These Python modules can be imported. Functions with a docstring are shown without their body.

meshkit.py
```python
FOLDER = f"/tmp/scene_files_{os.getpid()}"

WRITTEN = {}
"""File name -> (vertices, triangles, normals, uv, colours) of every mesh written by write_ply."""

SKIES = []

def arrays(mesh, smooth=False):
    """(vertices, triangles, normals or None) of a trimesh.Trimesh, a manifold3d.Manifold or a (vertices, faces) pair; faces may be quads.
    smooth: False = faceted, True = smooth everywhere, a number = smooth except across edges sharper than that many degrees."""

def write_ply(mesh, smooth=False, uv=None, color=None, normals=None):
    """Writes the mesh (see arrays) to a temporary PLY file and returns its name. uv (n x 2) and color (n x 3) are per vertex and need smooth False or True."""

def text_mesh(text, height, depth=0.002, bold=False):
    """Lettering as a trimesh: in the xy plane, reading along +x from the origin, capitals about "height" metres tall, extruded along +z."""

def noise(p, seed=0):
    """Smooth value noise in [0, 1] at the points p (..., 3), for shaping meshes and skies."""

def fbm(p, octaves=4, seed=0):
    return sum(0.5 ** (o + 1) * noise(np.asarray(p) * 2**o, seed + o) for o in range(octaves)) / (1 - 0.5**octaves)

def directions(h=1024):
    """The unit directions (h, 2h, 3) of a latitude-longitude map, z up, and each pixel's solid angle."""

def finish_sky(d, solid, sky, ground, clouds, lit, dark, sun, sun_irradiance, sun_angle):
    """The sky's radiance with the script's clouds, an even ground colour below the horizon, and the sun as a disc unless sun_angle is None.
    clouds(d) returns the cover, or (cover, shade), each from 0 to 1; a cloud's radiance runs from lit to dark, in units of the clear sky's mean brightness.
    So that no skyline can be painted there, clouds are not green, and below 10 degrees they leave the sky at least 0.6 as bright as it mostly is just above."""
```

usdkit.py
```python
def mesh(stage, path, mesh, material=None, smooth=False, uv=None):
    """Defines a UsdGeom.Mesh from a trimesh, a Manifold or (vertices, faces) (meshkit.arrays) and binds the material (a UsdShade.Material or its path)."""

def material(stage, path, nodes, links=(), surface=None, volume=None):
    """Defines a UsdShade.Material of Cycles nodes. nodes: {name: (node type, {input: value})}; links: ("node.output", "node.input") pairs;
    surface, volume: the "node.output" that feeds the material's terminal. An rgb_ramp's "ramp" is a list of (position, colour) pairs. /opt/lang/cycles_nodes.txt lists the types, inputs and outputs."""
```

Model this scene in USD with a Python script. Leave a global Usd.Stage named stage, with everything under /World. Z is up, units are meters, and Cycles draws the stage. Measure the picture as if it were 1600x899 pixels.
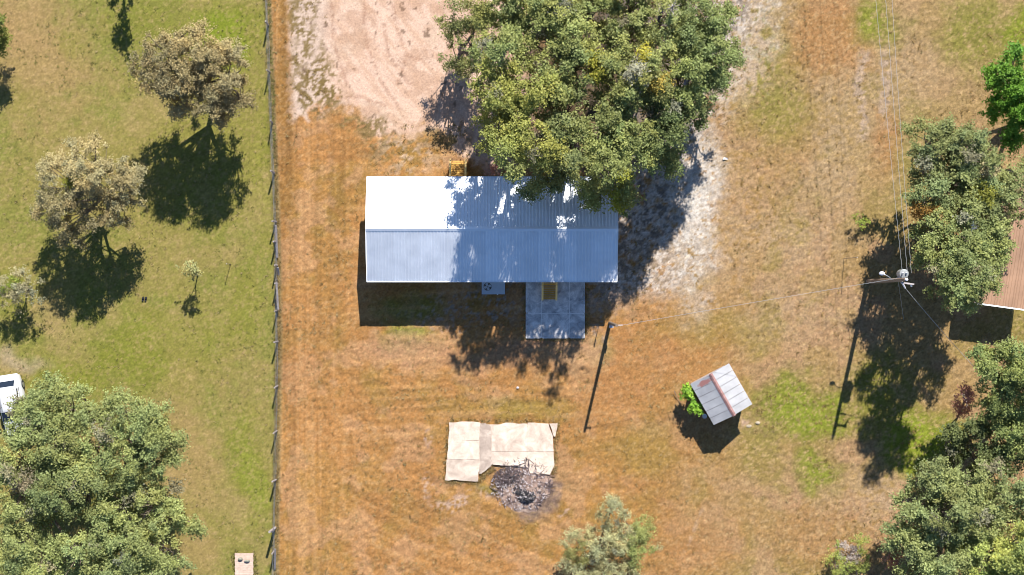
import math, random
import numpy as np, trimesh, usdkit, meshkit
from pxr import Usd, UsdGeom, UsdLux, UsdShade, Gf, Sdf, Vt
from shapely.geometry import Polygon, LineString

# ------------------------------------------------------------------ stage, camera, sky, sun
stage = Usd.Stage.CreateInMemory()
UsdGeom.SetStageUpAxis(stage, UsdGeom.Tokens.z)
UsdGeom.SetStageMetersPerUnit(stage, 1.0)
UsdGeom.Xform.Define(stage, '/World')
UsdGeom.Scope.Define(stage, '/World/Looks')
H, K = 110.0, 22.0                     # camera height; metres to photo pixels at ground level
cam = UsdGeom.Camera.Define(stage, '/World/camera')
UsdGeom.Xformable(cam).AddTranslateOp().Set(Gf.Vec3d(0, 0, H))
cam.CreateHorizontalApertureAttr(36.0); cam.CreateVerticalApertureAttr(36.0 * 575 / 1024)
cam.CreateFocalLengthAttr(36.0 * H * K / 1600); cam.CreateClippingRangeAttr(Gf.Vec2f(1, 5000))
cam.CreateExposureAttr(1.08)
AZ, EL = 0.23, math.radians(42.0)      # sun: azimuth from +y towards +x, elevation
sd = Gf.Vec3d(math.sin(AZ) * math.cos(EL), math.cos(AZ) * math.cos(EL), math.sin(EL))
SKY = 0.076
def mat(name, nodes, links, surface=None, volume=None):
    return usdkit.material(stage, '/World/Looks/' + name, nodes, links, surface, volume)
skym = mat('sky_material', {'s': ('sky_texture', {'sky_type': 'single_scattering', 'sun_disc': False, 'sun_elevation': EL, 'sun_rotation': AZ,
                                                  'air_density': 1.0, 'aerosol_density': 0.15, 'ozone_density': 6.0}),
                            'b': ('background_shader', {'strength': SKY})}, [('s.color', 'b.color')], 'b.background')
dome = UsdLux.DomeLight.Define(stage, '/World/sky'); dome.CreateIntensityAttr(1.0)
UsdShade.MaterialBindingAPI.Apply(dome.GetPrim()).Bind(skym)
dome.GetPrim().SetCustomDataByKey('kind', 'structure')
sun = UsdLux.DistantLight.Define(stage, '/World/sun')
sun.CreateIntensityAttr(1.2); sun.CreateAngleAttr(0.5); sun.CreateNormalizeAttr(True); sun.CreateColorAttr(Gf.Vec3f(1.0, 0.965, 0.91))
zx = Gf.Cross(Gf.Vec3d(0, 0, 1), sd).GetNormalized(); zy = Gf.Cross(sd, zx)
UsdGeom.Xformable(sun).AddTransformOp().Set(Gf.Matrix4d(zx[0], zx[1], zx[2], 0, zy[0], zy[1], zy[2], 0, sd[0], sd[1], sd[2], 0, 0, 0, 60, 1))

# ------------------------------------------------------------------ helpers
_used = {}
def numbered(parent, name):
    k = (parent, name); n = _used.get(k, 0); _used[k] = n + 1
    return f'{parent}/{name}' if n == 0 else f'{parent}/{name}_{n:03d}'
class Thing:
    def __init__(s, path, loc): s.path, s.loc = path, np.asarray(loc, float)
def keys(prim, **kw):
    for k, v in kw.items():
        if v: prim.SetCustomDataByKey(k, v)
def thing(name, label, category, loc=(0, 0, 0), group=None, kind=None):
    p = numbered('/World', name); x = UsdGeom.Xform.Define(stage, p)
    x.AddTranslateOp().Set(Gf.Vec3d(*map(float, loc)))
    keys(x.GetPrim(), label=label, category=category, group=group, kind=kind)
    return Thing(p, loc)
def arr(mesh):
    if hasattr(mesh, 'to_mesh') or isinstance(mesh, trimesh.Trimesh):
        return meshkit.arrays(mesh)[:2]
    return np.asarray(mesh[0], float), np.asarray(mesh[1], int)
def obj(name, mesh, material, parent=None, smooth=False, tint=None, **kw):
    """one Mesh prim; world coordinates in, stored relative to the thing's base"""
    base = parent.path if parent else '/World'
    v, f = arr(mesh)
    if parent is not None: v = v - parent.loc
    p = numbered(base, name)
    m = usdkit.mesh(stage, p, (v, f), material, smooth=smooth)
    if tint is not None:
        UsdGeom.PrimvarsAPI(m).CreatePrimvar('tint', Sdf.ValueTypeNames.Color3fArray, 'vertex').Set(Vt.Vec3fArray.FromNumpy(np.asarray(tint, np.float32)))
    keys(m.GetPrim(), **kw)
    return Thing(p, parent.loc if parent is not None else (0, 0, 0))
def G(px, py, h=0.0):                      # world point at height h seen at that place of the photograph
    s = (1 - h / H) / K
    return np.array([(px - 800) * s, (449.5 - py) * s, h])
def lin(r, g, b):
    c = np.array([r, g, b], float) / 255
    return np.where(c <= .04045, c / 12.92, ((c + .055) / 1.055) ** 2.4)
def cat(*ms):
    vs, fs, n = [], [], 0
    for m in ms:
        v, f = arr(m)
        if f.shape[1] == 4: f = np.vstack([f[:, [0, 1, 2]], f[:, [0, 2, 3]]])
        vs.append(v); fs.append(f + n); n += len(v)
    return np.vstack(vs), np.vstack(fs)
def box(x0, x1, y0, y1, z0, z1):
    m = trimesh.creation.box((abs(x1 - x0), abs(y1 - y0), abs(z1 - z0))); m.apply_translation(((x0 + x1) / 2, (y0 + y1) / 2, (z0 + z1) / 2)); return m
def rot(mesh, ang, about=(0, 0, 0), axis=(0, 0, 1)):
    v, f = arr(mesh)
    T = trimesh.transformations.rotation_matrix(ang, axis, about)
    return v @ T[:3, :3].T + T[:3, 3], f
def beam(a, b, w, t, up=(0, 0, 1)):
    """a rectangular bar from a to b, w wide sideways, t thick along up"""
    a, b, up = map(lambda q: np.asarray(q, float), (a, b, up))
    d = b - a; d = d / np.linalg.norm(d); s = np.cross(d, up); s /= np.linalg.norm(s); u = np.cross(s, d)
    c = [a + s * i * w / 2 + u * j * t / 2 for i, j in ((-1, -1), (1, -1), (1, 1), (-1, 1))]
    c += [q + (b - a) for q in c]
    return np.array(c), np.array([[0, 3, 2, 1], [4, 5, 6, 7], [0, 1, 5, 4], [1, 2, 6, 5], [2, 3, 7, 6], [3, 0, 4, 7]])
def tri(q): return np.vstack([q[:, [0, 1, 2]], q[:, [0, 2, 3]]]) if q.shape[1] == 4 else q
def tube(pts, rad, n=6, cap=True):
    P = np.asarray(pts, float); R = np.broadcast_to(np.asarray(rad, float), len(P))
    T = np.gradient(P, axis=0); T /= np.linalg.norm(T, axis=1, keepdims=True) + 1e-12
    ref = np.array([0, 0, 1.0]) if abs(T[:, 2]).mean() < .9 else np.array([1.0, 0, 0])
    A = np.cross(T, ref); A /= np.linalg.norm(A, axis=1, keepdims=True) + 1e-12; B = np.cross(T, A)
    th = np.arange(n) / n * 2 * np.pi
    V = (P[:, None] + R[:, None, None] * (np.cos(th)[None, :, None] * A[:, None] + np.sin(th)[None, :, None] * B[:, None])).reshape(-1, 3)
    i = np.arange(len(P) - 1)[:, None] * n; j = np.arange(n)[None]; k = (j + 1) % n
    F = np.stack([i + j, i + k, i + n + k, i + n + j], -1).reshape(-1, 4)
    F = tri(F)
    if cap:
        V = np.vstack([V, P[0], P[-1]]); a, b = len(V) - 2, len(V) - 1; m = (len(P) - 1) * n
        F = np.vstack([F, [[a, (q + 1) % n, q] for q in range(n)], [[b, m + q, m + (q + 1) % n] for q in range(n)]])
    return V, F
def poly_slab(pts, z0, z1, jag=0.0, seed=0, step=.12):
    """a flat slab with a worn outline from world xy points"""
    pg = Polygon([(p[0], p[1]) for p in pts]).exterior; n = max(8, int(pg.length / step)); out = []
    for i in range(n):
        p = pg.interpolate(i / n, normalized=True); q = np.array([[p.x, p.y, 0.0]])
        o = [(meshkit.fbm(q * 2.2 + 31 * k, 3, seed + k)[0] - .5) * 2 * jag for k in (0, 1)]
        out.append((p.x + o[0], p.y + o[1]))
    if jag == 0: out = [(p[0], p[1]) for p in pts]
    g = Polygon(out).buffer(0)
    if g.geom_type != 'Polygon': g = max(g.geoms, key=lambda q: q.area)
    m = trimesh.creation.extrude_polygon(g, z1 - z0, engine='earcut'); m.apply_translation((0, 0, z0)); return m
def sstep(a, b, x):
    t = np.clip((x - a) / (b - a), 0, 1); return t * t * (3 - 2 * t)

# ------------------------------------------------------------------ materials
def plain(name, col, rough=.7, metallic=0., var=.12, scale=6., bump=0., spec=.4, island=0.0):
    """base colour with noise variation (and a shift per island / object) and fine relief"""
    n = {'g': ('geometry', {}), 'o': ('object_info', {}),
         'n': ('noise_texture', {'scale': scale, 'detail': 5, 'roughness': .6}),
         'm': ('map_range', {'from_min': .3, 'from_max': .7, 'to_min': 1 - var, 'to_max': 1 + var}),
         'mi': ('map_range', {'from_min': 0., 'from_max': 1., 'to_min': 1 - island, 'to_max': 1 + island}),
         'mm': ('math', {'math_type': 'multiply'}),
         'h': ('hsv', {'color': tuple(col)}),
         'b': ('bump', {'strength': min(1, bump * 2), 'distance': .02}),
         'p': ('principled_bsdf', {'roughness': rough, 'metallic': metallic, 'specular_ior_level': spec})}
    l = [('g.position', 'n.vector'), ('n.fac', 'm.value'), ('g.random_per_island' if island < 0 else 'o.random', 'mi.value'),
         ('m.result', 'mm.value1'), ('mi.result', 'mm.value2'), ('mm.value', 'h.value'), ('h.color', 'p.base_color')]
    if bump > 0: l += [('n.fac', 'b.height'), ('b.normal', 'p.normal')]
    return mat(name, n, l, 'p.BSDF')
def tinted(name, rough=.6, transl=.28, spec=.3):
    return mat(name, {'a': ('attribute', {'attribute': 'tint'}), 'p': ('principled_bsdf', {'roughness': rough, 'specular_ior_level': spec}),
                      't': ('translucent_bsdf', {}), 'x': ('mix_closure', {'fac': transl})},
               [('a.color', 'p.base_color'), ('a.color', 't.color'), ('p.BSDF', 'x.closure1'), ('t.BSDF', 'x.closure2')], 'x.closure')
LEAF = tinted('foliage')
BARK = plain('bark', (.16, .125, .095), .9, var=.35, scale=9, bump=.4, spec=.2)
DEADBARK = plain('dead_wood', (.34, .30, .27), .9, var=.25, scale=9, bump=.3, spec=.2)
WOOD_Y = plain('fresh_lumber', (.52, .29, .065), .65, var=.15, scale=7, bump=.15, island=.08)
WOOD_YL = plain('pale_lumber', (.72, .47, .16), .6, var=.1, scale=7, bump=.1, island=.06)
WOOD_PINK = plain('weathered_boards', (.46, .34, .27), .8, var=.2, scale=5, bump=.2, island=.1)
WOOD_GREY = plain('grey_fence_wood', (.27, .235, .225), .85, var=.25, scale=6, bump=.3, island=.12)
POLE = plain('pole_wood', (.17, .12, .085), .85, var=.25, scale=4, bump=.3)
ARM = plain('cross_arm_wood', (.36, .32, .31), .8, var=.2, scale=5, bump=.2)
GALV = plain('galvanised', (.55, .56, .58), .45, .9, var=.06, scale=3)
WIRE = plain('line_wire', (.3, .3, .3), .6, .2, var=.05)
PORC = plain('porcelain', (.62, .6, .63), .25, var=.04)
TRANS = plain('transformer_paint', (.24, .25, .25), .45, var=.1)
WHITE = plain('white_paint', (.74, .74, .74), .45, var=.04)
SIDING = plain('siding_paint', (.56, .54, .5), .6, var=.05)
SKIRT = plain('skirting', (.42, .41, .39), .7, var=.08)
DARK = plain('dark_void', (.02, .02, .022), .6, var=.1)
GLASS = mat('window_glass', {'t': ('transparent_bsdf', {'color': (.25, .28, .3)}), 'g': ('glossy_bsdf', {'roughness': .03, 'color': (.9, .9, .9)}), 'f': ('fresnel', {'IOR': 1.6}), 'x': ('mix_closure', {})},
            [('f.fac', 'x.fac'), ('t.BSDF', 'x.closure1'), ('g.BSDF', 'x.closure2')], 'x.closure')
ACPAINT = plain('unit_paint', (.36, .41, .46), .4, var=.06)
CARPAINT = plain('car_paint', (.58, .58, .59), .25, var=.02, spec=.6)
RUBBER = plain('rubber', (.02, .02, .02), .8)
RUST = plain('rusty_ridge', (.28, .15, .135), .75, .2, var=.35, scale=5, bump=.1)
BUCKET = plain('white_plastic', (.62, .62, .62), .4, var=.05)
STONE = plain('pale_stone', (.34, .28, .2), .85, var=.2, bump=.3)
CHAR = plain('charcoal', (.03, .027, .03), .6, var=.6, scale=12, bump=.4, spec=.6)
BURNT = plain('burnt_wood', (.10, .072, .07), .85, var=.6, scale=6, bump=.3)
PALEBIT = plain('white_ash_bits', (.42, .37, .36), .8, var=.2, scale=8)
BLACK = plain('black_rubber', (.012, .012, .014), .6)
POTM = plain('grey_stone', (.2, .19, .15), .85, var=.3, scale=9, bump=.3)

def roof_metal(name, col, rough, metallic, var=.06, rust=None, rv=.05):
    n = {'g': ('geometry', {}), 'o': ('object_info', {}), 'n': ('noise_texture', {'scale': .9, 'detail': 4, 'roughness': .6}),
         'm': ('map_range', {'from_min': .3, 'from_max': .7, 'to_min': 1 - var, 'to_max': 1 + var}),
         'mi': ('map_range', {'from_min': 0., 'from_max': 1., 'to_min': .94, 'to_max': 1.05}),
         'mm': ('math', {'math_type': 'multiply'}), 'h': ('hsv', {'color': col}),
         'r': ('map_range', {'from_min': .3, 'from_max': .7, 'to_min': rough - rv, 'to_max': rough + rv}),
         'p': ('principled_bsdf', {'metallic': metallic, 'specular_ior_level': .4})}
    l = [('g.position', 'n.vector'), ('n.fac', 'm.value'), ('o.random', 'mi.value'), ('m.result', 'mm.value1'), ('mi.result', 'mm.value2'),
         ('mm.value', 'h.value'), ('n.fac', 'r.value'), ('r.result', 'p.roughness')]
    if rust is None: l.append(('h.color', 'p.base_color'))
    else:
        c, rad, rc = rust                    # a rust streak of its own shape around the point c
        n.update({'vs': ('mapping', {'mapping_type': 'texture', 'location': tuple(c), 'rotation': (0, 0, rad[2]), 'scale': (rad[0], rad[1], 9)}),
                  'ln': ('vector_math', {'math_type': 'length'}), 'n2': ('noise_texture', {'scale': 4.5, 'detail': 4, 'roughness': .65}),
                  'ad': ('math', {'math_type': 'add'}), 'th': ('map_range', {'from_min': .95, 'from_max': 1.2, 'to_min': 1., 'to_max': 0., 'clamp': True}),
                  'cl': ('clamp', {}), 'mx': ('mix_color', {'b': rc})})
        l += [('g.position', 'vs.vector'), ('vs.vector', 'ln.vector1'), ('g.position', 'n2.vector'), ('ln.value', 'ad.value1'), ('n2.fac', 'ad.value2'),
              ('ad.value', 'th.value'), ('th.result', 'cl.value'), ('cl.result', 'mx.fac'), ('h.color', 'mx.a'), ('mx.result', 'p.base_color')]
    return mat(name, n, l, 'p.BSDF')
ROOF = roof_metal('galvalume_roof', (.81, .83, .86), .58, 1.0, .05, None, .012)
SHEDROOF = roof_metal('shed_roof_metal', (.37, .365, .37), .6, .35, .16, (G(1101, 598, 2.4), (.95, .3, .52), (.34, .16, .14)))
BROWNROOF = roof_metal('brown_roof_metal', (.33, .195, .12), .6, .1, .16)

def concrete(name, col, stain, scale=1.3, amount=.6):
    return mat(name, {'g': ('geometry', {}), 'o': ('object_info', {}), 'n': ('noise_texture', {'scale': scale, 'detail': 7, 'roughness': .65, 'distortion': .6}),
                      'n2': ('noise_texture', {'scale': 18, 'detail': 4, 'roughness': .7}),
                      'r': ('rgb_ramp', {'ramp': [(.34, stain), (.5, tuple(.5 * np.array(stain) + .5 * np.array(col))), (.62, col)]}),
                      'm2': ('map_range', {'from_min': .3, 'from_max': .7, 'to_min': .88, 'to_max': 1.1}), 'mi': ('map_range', {'from_min': 0., 'from_max': 1., 'to_min': .92, 'to_max': 1.05}),
                      'mm': ('math', {'math_type': 'multiply'}), 'h': ('hsv', {}), 'mx': ('mix_color', {'a': col, 'fac': amount}),
                      'b': ('bump', {'strength': .5, 'distance': .01}), 'p': ('principled_bsdf', {'roughness': .85, 'specular_ior_level': .25})},
               [('g.position', 'n.vector'), ('g.position', 'n2.vector'), ('n.fac', 'r.fac'), ('r.color', 'mx.b'), ('mx.result', 'h.color'), ('n2.fac', 'm2.value'), ('o.random', 'mi.value'),
                ('m2.result', 'mm.value1'), ('mi.result', 'mm.value2'), ('mm.value', 'h.value'), ('h.color', 'p.base_color'), ('n2.fac', 'b.height'), ('b.normal', 'p.normal')], 'p.BSDF')
PATIO = concrete('patio_concrete', (.66, .63, .61), (.2, .2, .21), 1.5, .9)
PALEJ = concrete('joint_mortar', (.75, .72, .68), (.5, .48, .46), 3, .5)
SLAB = concrete('old_concrete', (.60, .49, .395), (.28, .21, .165), 1.1, .75)
SLABW = concrete('bright_concrete', (.62, .5, .4), (.34, .26, .21), 1.7, .7)
SLABD = concrete('dirty_concrete', (.46, .37, .3), (.2, .15, .12), 1.0, .85)

# ------------------------------------------------------------------ ground
A = 1 / 2.08                                # sunlit picture value to albedo
def al(r, g, b): return lin(r, g, b) * A
def fence_x(Y): return np.interp(Y, [-60, 0, 40, 113, 192, 271, 347, 414, 485, 534, 603, 673, 750, 825, 960], [415, 418, 419.5, 422, 425.5, 429, 432, 433.5, 434, 434.5, 434, 433, 431.5, 430, 429])
def build_ground():
    far = np.array([60, 110, 220, 480, 1100, 2600.0])
    fx = np.arange(-39, 39.01, .115); fy = np.arange(-23, 23.01, .115)
    xs = np.concatenate([-far[::-1], [-46], fx, [46], far]); ys = np.concatenate([-far[::-1], [-30], fy, [30], far])
    XX, YY = np.meshgrid(xs, ys); shp = XX.shape
    P = np.stack([XX.ravel(), YY.ravel(), np.zeros(XX.size)], 1)
    X, Y = 800 + K * P[:, 0], 449.5 - K * P[:, 1]
    def fb(sc, o=3, sd=0):               # turned a different way for every seed and octave, so that no lattice shows
        out = 0
        for k in range(o):
            a = sd * 1.37 + k * 2.1 + .4; q = np.stack([P[:, 0] * np.cos(a) - P[:, 1] * np.sin(a), P[:, 0] * np.sin(a) + P[:, 1] * np.cos(a), P[:, 2]], 1)
            out = out + .5 ** (k + 1) * meshkit.noise(q * sc * 2 ** k, sd + k)
        return out / (1 - .5 ** o)
    st = lambda sx, sy, a=0., sd=0, o=3: meshkit.fbm(np.stack([(P[:, 0] * np.cos(a) + P[:, 1] * np.sin(a)) * sx, (-P[:, 0] * np.sin(a) + P[:, 1] * np.cos(a)) * sy, P[:, 2]], 1), o, sd)
    w1, w2 = fb(.45, 4, 3) - .5, fb(.45, 4, 17) - .5
    nf = fb(3.1, 3, 5); ng = fb(1.2, 4, 9); nh = fb(5.5, 2, 23); nb = fb(.16, 3, 31)
    Xw, Yw = X + 60 * w1, Y + 60 * w2
    def ell(cx, cy, rx, ry, soft=.6, nz=.5):
        d = np.sqrt(((Xw - cx) / rx) ** 2 + ((Yw - cy) / ry) ** 2) + (nf - .5) * nz + (ng - .5) * nz
        return 1 - sstep(1 - soft, 1 + soft, d)
    def pol(pts, soft=14, nz=26):
        from matplotlib.path import Path
        raise NotImplementedError
    yd = al(201, 149, 86); C = np.tile(yd, (len(P), 1))
    def put(col, m):
        nonlocal C
        C = C + (np.asarray(col) - C) * np.clip(m, 0, 1)[:, None]
    # the mown dirt yard: olive, ochre and pinkish drifts
    put(al(168, 138, 72), sstep(.48, .66, ng * .55 + nb * .45) * .5)
    put(al(206, 148, 90), sstep(.47, .6, fb(.3, 4, 41)) * .8)
    put(al(218, 168, 122), sstep(.5, .64, fb(.7, 4, 43)) * .6)
    # eastern half paler and greyer
    east = sstep(960, 1250, Xw)
    put(al(190, 160, 108), east * .75)
    put(al(172, 150, 86), sstep(.47, .58, fb(.35, 4, 47)) * east * .7); put(al(210, 166, 128), sstep(.5, .62, fb(.5, 4, 49)) * east * .6)
    for cx, cy, rx, ry, a in [(1300, 150, 60, 70, .6), (1400, 120, 70, 60, .55), (1290, 260, 60, 60, .6), (1170, 300, 50, 90, .6), (1250, 370, 80, 50, .45), (1390, 230, 40, 60, .4), (1240, 490, 90, 50, .35), (1330, 800, 80, 60, .4), (1380, 760, 40, 60, .4)]:
        put(al(216, 184, 148), ell(cx, cy, rx, ry, .7, .9) * a * sstep(.36, .6, nf * .5 + nh * .5) * 1.3)
    ne = sstep(1120, 1240, Xw) * (1 - sstep(250, 420, Yw))
    put(al(190, 164, 112), ne * .35)
    for cx, cy, rx, ry, a in [(1290, 60, 60, 70, .7), (1240, 190, 40, 60, .25), (1380, 230, 22, 50, .7), (1190, 270, 60, 70, .3), (1000, 560, 90, 60, .5), (940, 610, 60, 60, .6), (1100, 560, 70, 40, .45),
                              (1010, 730, 60, 70, .4), (640, 500, 40, 30, .3), (740, 560, 50, 20, .5), (470, 560, 40, 120, .4), (1060, 860, 80, 60, .3), (1290, 840, 90, 50, .4)]:
        put(al(203, 146, 92), ell(cx, cy, rx, ry) * a)
    for cx, cy, rx, ry, a in [(1210, 160, 55, 60, .6), (1190, 60, 30, 60, .5), (1250, 640, 70, 45, .65), (1280, 735, 32, 34, .6), (1370, 40, 40, 42, .75), (1530, 40, 55, 60, .75), (1590, 60, 20, 40, .9), (1440, 250, 50, 70, .5),
                              (1440, 690, 60, 46, 1.0), (645, 530, 36, 18, .9), (1260, 630, 80, 40, .6), (1278, 735, 24, 36, .6), (1380, 600, 40, 60, .8), (640, 480, 40, 26, .7), (930, 550, 28, 30, .5), (1120, 520, 90, 30, .3), (820, 640, 70, 16, .4), (1000, 700, 50, 40, .3), (1190, 700, 40, 50, .35), (1600, 510, 20, 60, .4)]:
        put(al(150, 150, 62), ell(cx, cy, rx, ry) * a)
    for cx, cy, rx, ry, a in [(1440, 690, 56, 40, .95), (1255, 630, 50, 26, .5), (1310, 645, 34, 26, .5), (1278, 735, 16, 28, .5), (645, 528, 28, 12, .6), (1260, 645, 40, 26, .5), (1360, 25, 22, 26, .4), (1596, 60, 12, 34, .8)]:
        put(al(160, 172, 58), ell(cx, cy, rx, ry) * a)
    # pale worn tracks of the drive in the north east
    for cx, y0, y1, w in [(1345, 95, 215, 9), (1381, 90, 185, 9)]:
        m = (1 - sstep(w * .5, w * 1.3, np.abs(X - cx + 10 * w1 * 2))) * sstep(y0 - 20, y0 + 10, Yw) * (1 - sstep(y1 - 10, y1 + 25, Yw))
        put(al(214, 186, 160), m * sstep(.36, .5, nf) * .8)
    # white sand along the eastern side of the trees and between house and yard
    drip = np.interp(Y, [-80, 0, 60, 150, 200, 240, 330, 420, 480, 520], [1215, 1205, 1185, 1140, 1105, 1105, 1118, 1108, 1000, 930])
    m = (1 - sstep(-46, 40, Xw + 90 * (nf - .5) + 40 * (nh - .5) - drip)) * sstep(880, 960, X) * (1 - sstep(440, 500, Yw)) * (1 - .0 * X)
    put(al(250, 234, 218), m * sstep(.3, .48, nf * .6 + ng * .4) * .95); put(al(120, 104, 92), m * sstep(.47, .58, nh * .35 + nf * .65) * .8)
    m = ell(1085, 340, 34, 120, .8); put(al(255, 244, 230), m * sstep(.32, .5, nh * .5 + nf * .5) * .95)
    put(al(206, 178, 148), ell(1060, 420, 90, 60, .7) * sstep(.45, .6, nf) * .7)
    m = ell(1190, 50, 22, 70, .7) + ell(1160, 120, 20, 40, .7); put(al(226, 198, 168), m * sstep(.42, .58, nf) * .85)
    # leaf litter under the big trees
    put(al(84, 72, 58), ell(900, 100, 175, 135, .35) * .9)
    # the bare sand lot
    top = np.interp(X, [430, 470, 500, 530, 560, 590, 640, 665, 690, 720, 760, 800], [165, 190, 180, 166, 174, 205, 220, 206, 214, 250, 270, 270])
    lot = sstep(-12, 12, top - Y + 46 * w2 + 34 * (nf - .5)) * sstep(446, 456, X + 10 * (nf - .5) * 2) * (1 - sstep(790, 850, X))
    sand = al(252, 214, 188)
    put(sand, lot); C_sand = None
    put(al(240, 206, 178), lot * sstep(.5, .66, fb(.5, 4, 61)) * .7); put(al(214, 172, 142), lot * sstep(.54, .7, fb(.9, 4, 67)) * .6)
    put(al(225, 182, 150), lot * sstep(.5, .6, st(.5, 4, -.9, 71)) * .5)
    put(al(236, 214, 196), lot * (1 - sstep(40, 80, X - 450)) * .6)
    for pts in [[(568, 0), (572, 60), (590, 120), (625, 170)], [(520, 0), (524, 70), (540, 130)], [(614, 10), (618, 40), (632, 75)], [(600, 40), (606, 85), (640, 130)], [(660, 95), (636, 85), (620, 130)], [(530, 150), (560, 150), (600, 165)]]:
        ln = LineString(pts); import shapely
        near = (lot > .3) & (X > 500) & (X < 700) & (Y < 200)
        d = np.full(len(P), 99.); d[near] = shapely.distance(shapely.points(X[near] + 8 * w1[near], Y[near] + 8 * w2[near]), ln)
        put(al(186, 142, 116), (1 - sstep(1.2, 4.5, d)) * sstep(.3, .5, nh) * .5)
    for cx, cy, rx, ry in [(468, 50, 20, 66), (507, 110, 15, 46), (500, 140, 22, 34), (475, 128, 18, 30), (496, 16, 16, 18), (580, 205, 26, 22), (618, 236, 50, 26), (545, 188, 24, 12), (690, 205, 40, 18)]:
        put(al(148, 124, 76), ell(cx, cy, rx, ry, .5) * sstep(.42, .56, nh * .5 + nf * .5) * .95)
    put(al(120, 92, 72), lot * sstep(.74, .8, fb(2.3, 3, 83)) * .7)
    m = ell(640, 245, 46, 34, .8); put(al(216, 184, 154), m * sstep(.46, .6, nf) * .8)
    # pale speckled ground in front of the house
    m = ell(700, 490, 62, 30, .7) + ell(770, 462, 60, 40, .7) + ell(930, 470, 26, 60, .6)
    put(al(196, 176, 160), m * sstep(.52, .62, nh * .6 + nf * .4) * .8)
    m = ell(870, 540, 70, 18, .8) + ell(640, 545, 60, 16, .8) + ell(800, 560, 90, 16, .8); put(al(216, 168, 132), m * .55)
    m = ell(900, 570, 44, 22, .8); put(al(214, 170, 126), m * .8)
    for cx, cy, rx, ry in [(672, 753, 5, 14), (696, 776, 12, 12), (720, 780, 16, 10), (675, 690, 6, 6), (757, 772, 14, 12), (880, 805, 10, 6), (1172, 664, 8, 4), (955, 462, 10, 16)]:
        put(al(226, 190, 164), ell(cx, cy, rx, ry, .6, 1.0) * sstep(.4, .55, nh) * .9)
    put(al(150, 140, 58), ell(765, 762, 22, 10, .8) * .7)
    put(al(214, 176, 140), (1 - sstep(1.5, 5, np.abs((X - 1096) + (Y - 800) * .42))) * sstep(788, 800, Y) * (1 - sstep(855, 870, Y)) * sstep(.38, .5, nf) * .7)
    # ash and soot round the burn pile
    put(al(150, 128, 118), ell(822, 762, 46, 42, .25, .35) * .85)
    # western neighbour's lawn
    fxx = fence_x(Y); west = 1 - sstep(-4, 4, X - fxx + 5 * (nh - .5))
    L = np.tile(al(163, 151, 82), (len(P), 1))
    def lput(col, m):
        nonlocal L
        L = L + (np.asarray(col) - L) * np.clip(m, 0, 1)[:, None]
    lput(al(147, 147, 70), sstep(.44, .6, ng * .4 + nb * .6) * .8)
    lput(al(184, 160, 104), sstep(.52, .7, fb(.28, 4, 91)) * .7)
    for cx, cy, rx, ry, a in [(60, 100, 90, 90, .7), (30, 20, 60, 60, .6), (290, 620, 40, 60, .5), (310, 720, 40, 70, .6), (390, 600, 40, 60, .3), (300, 870, 30, 50, .5), (30, 580, 40, 16, .8), (320, 400, 60, 30, .3)]:
        lput(al(190, 156, 106), ell(cx, cy, rx, ry) * a)
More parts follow.
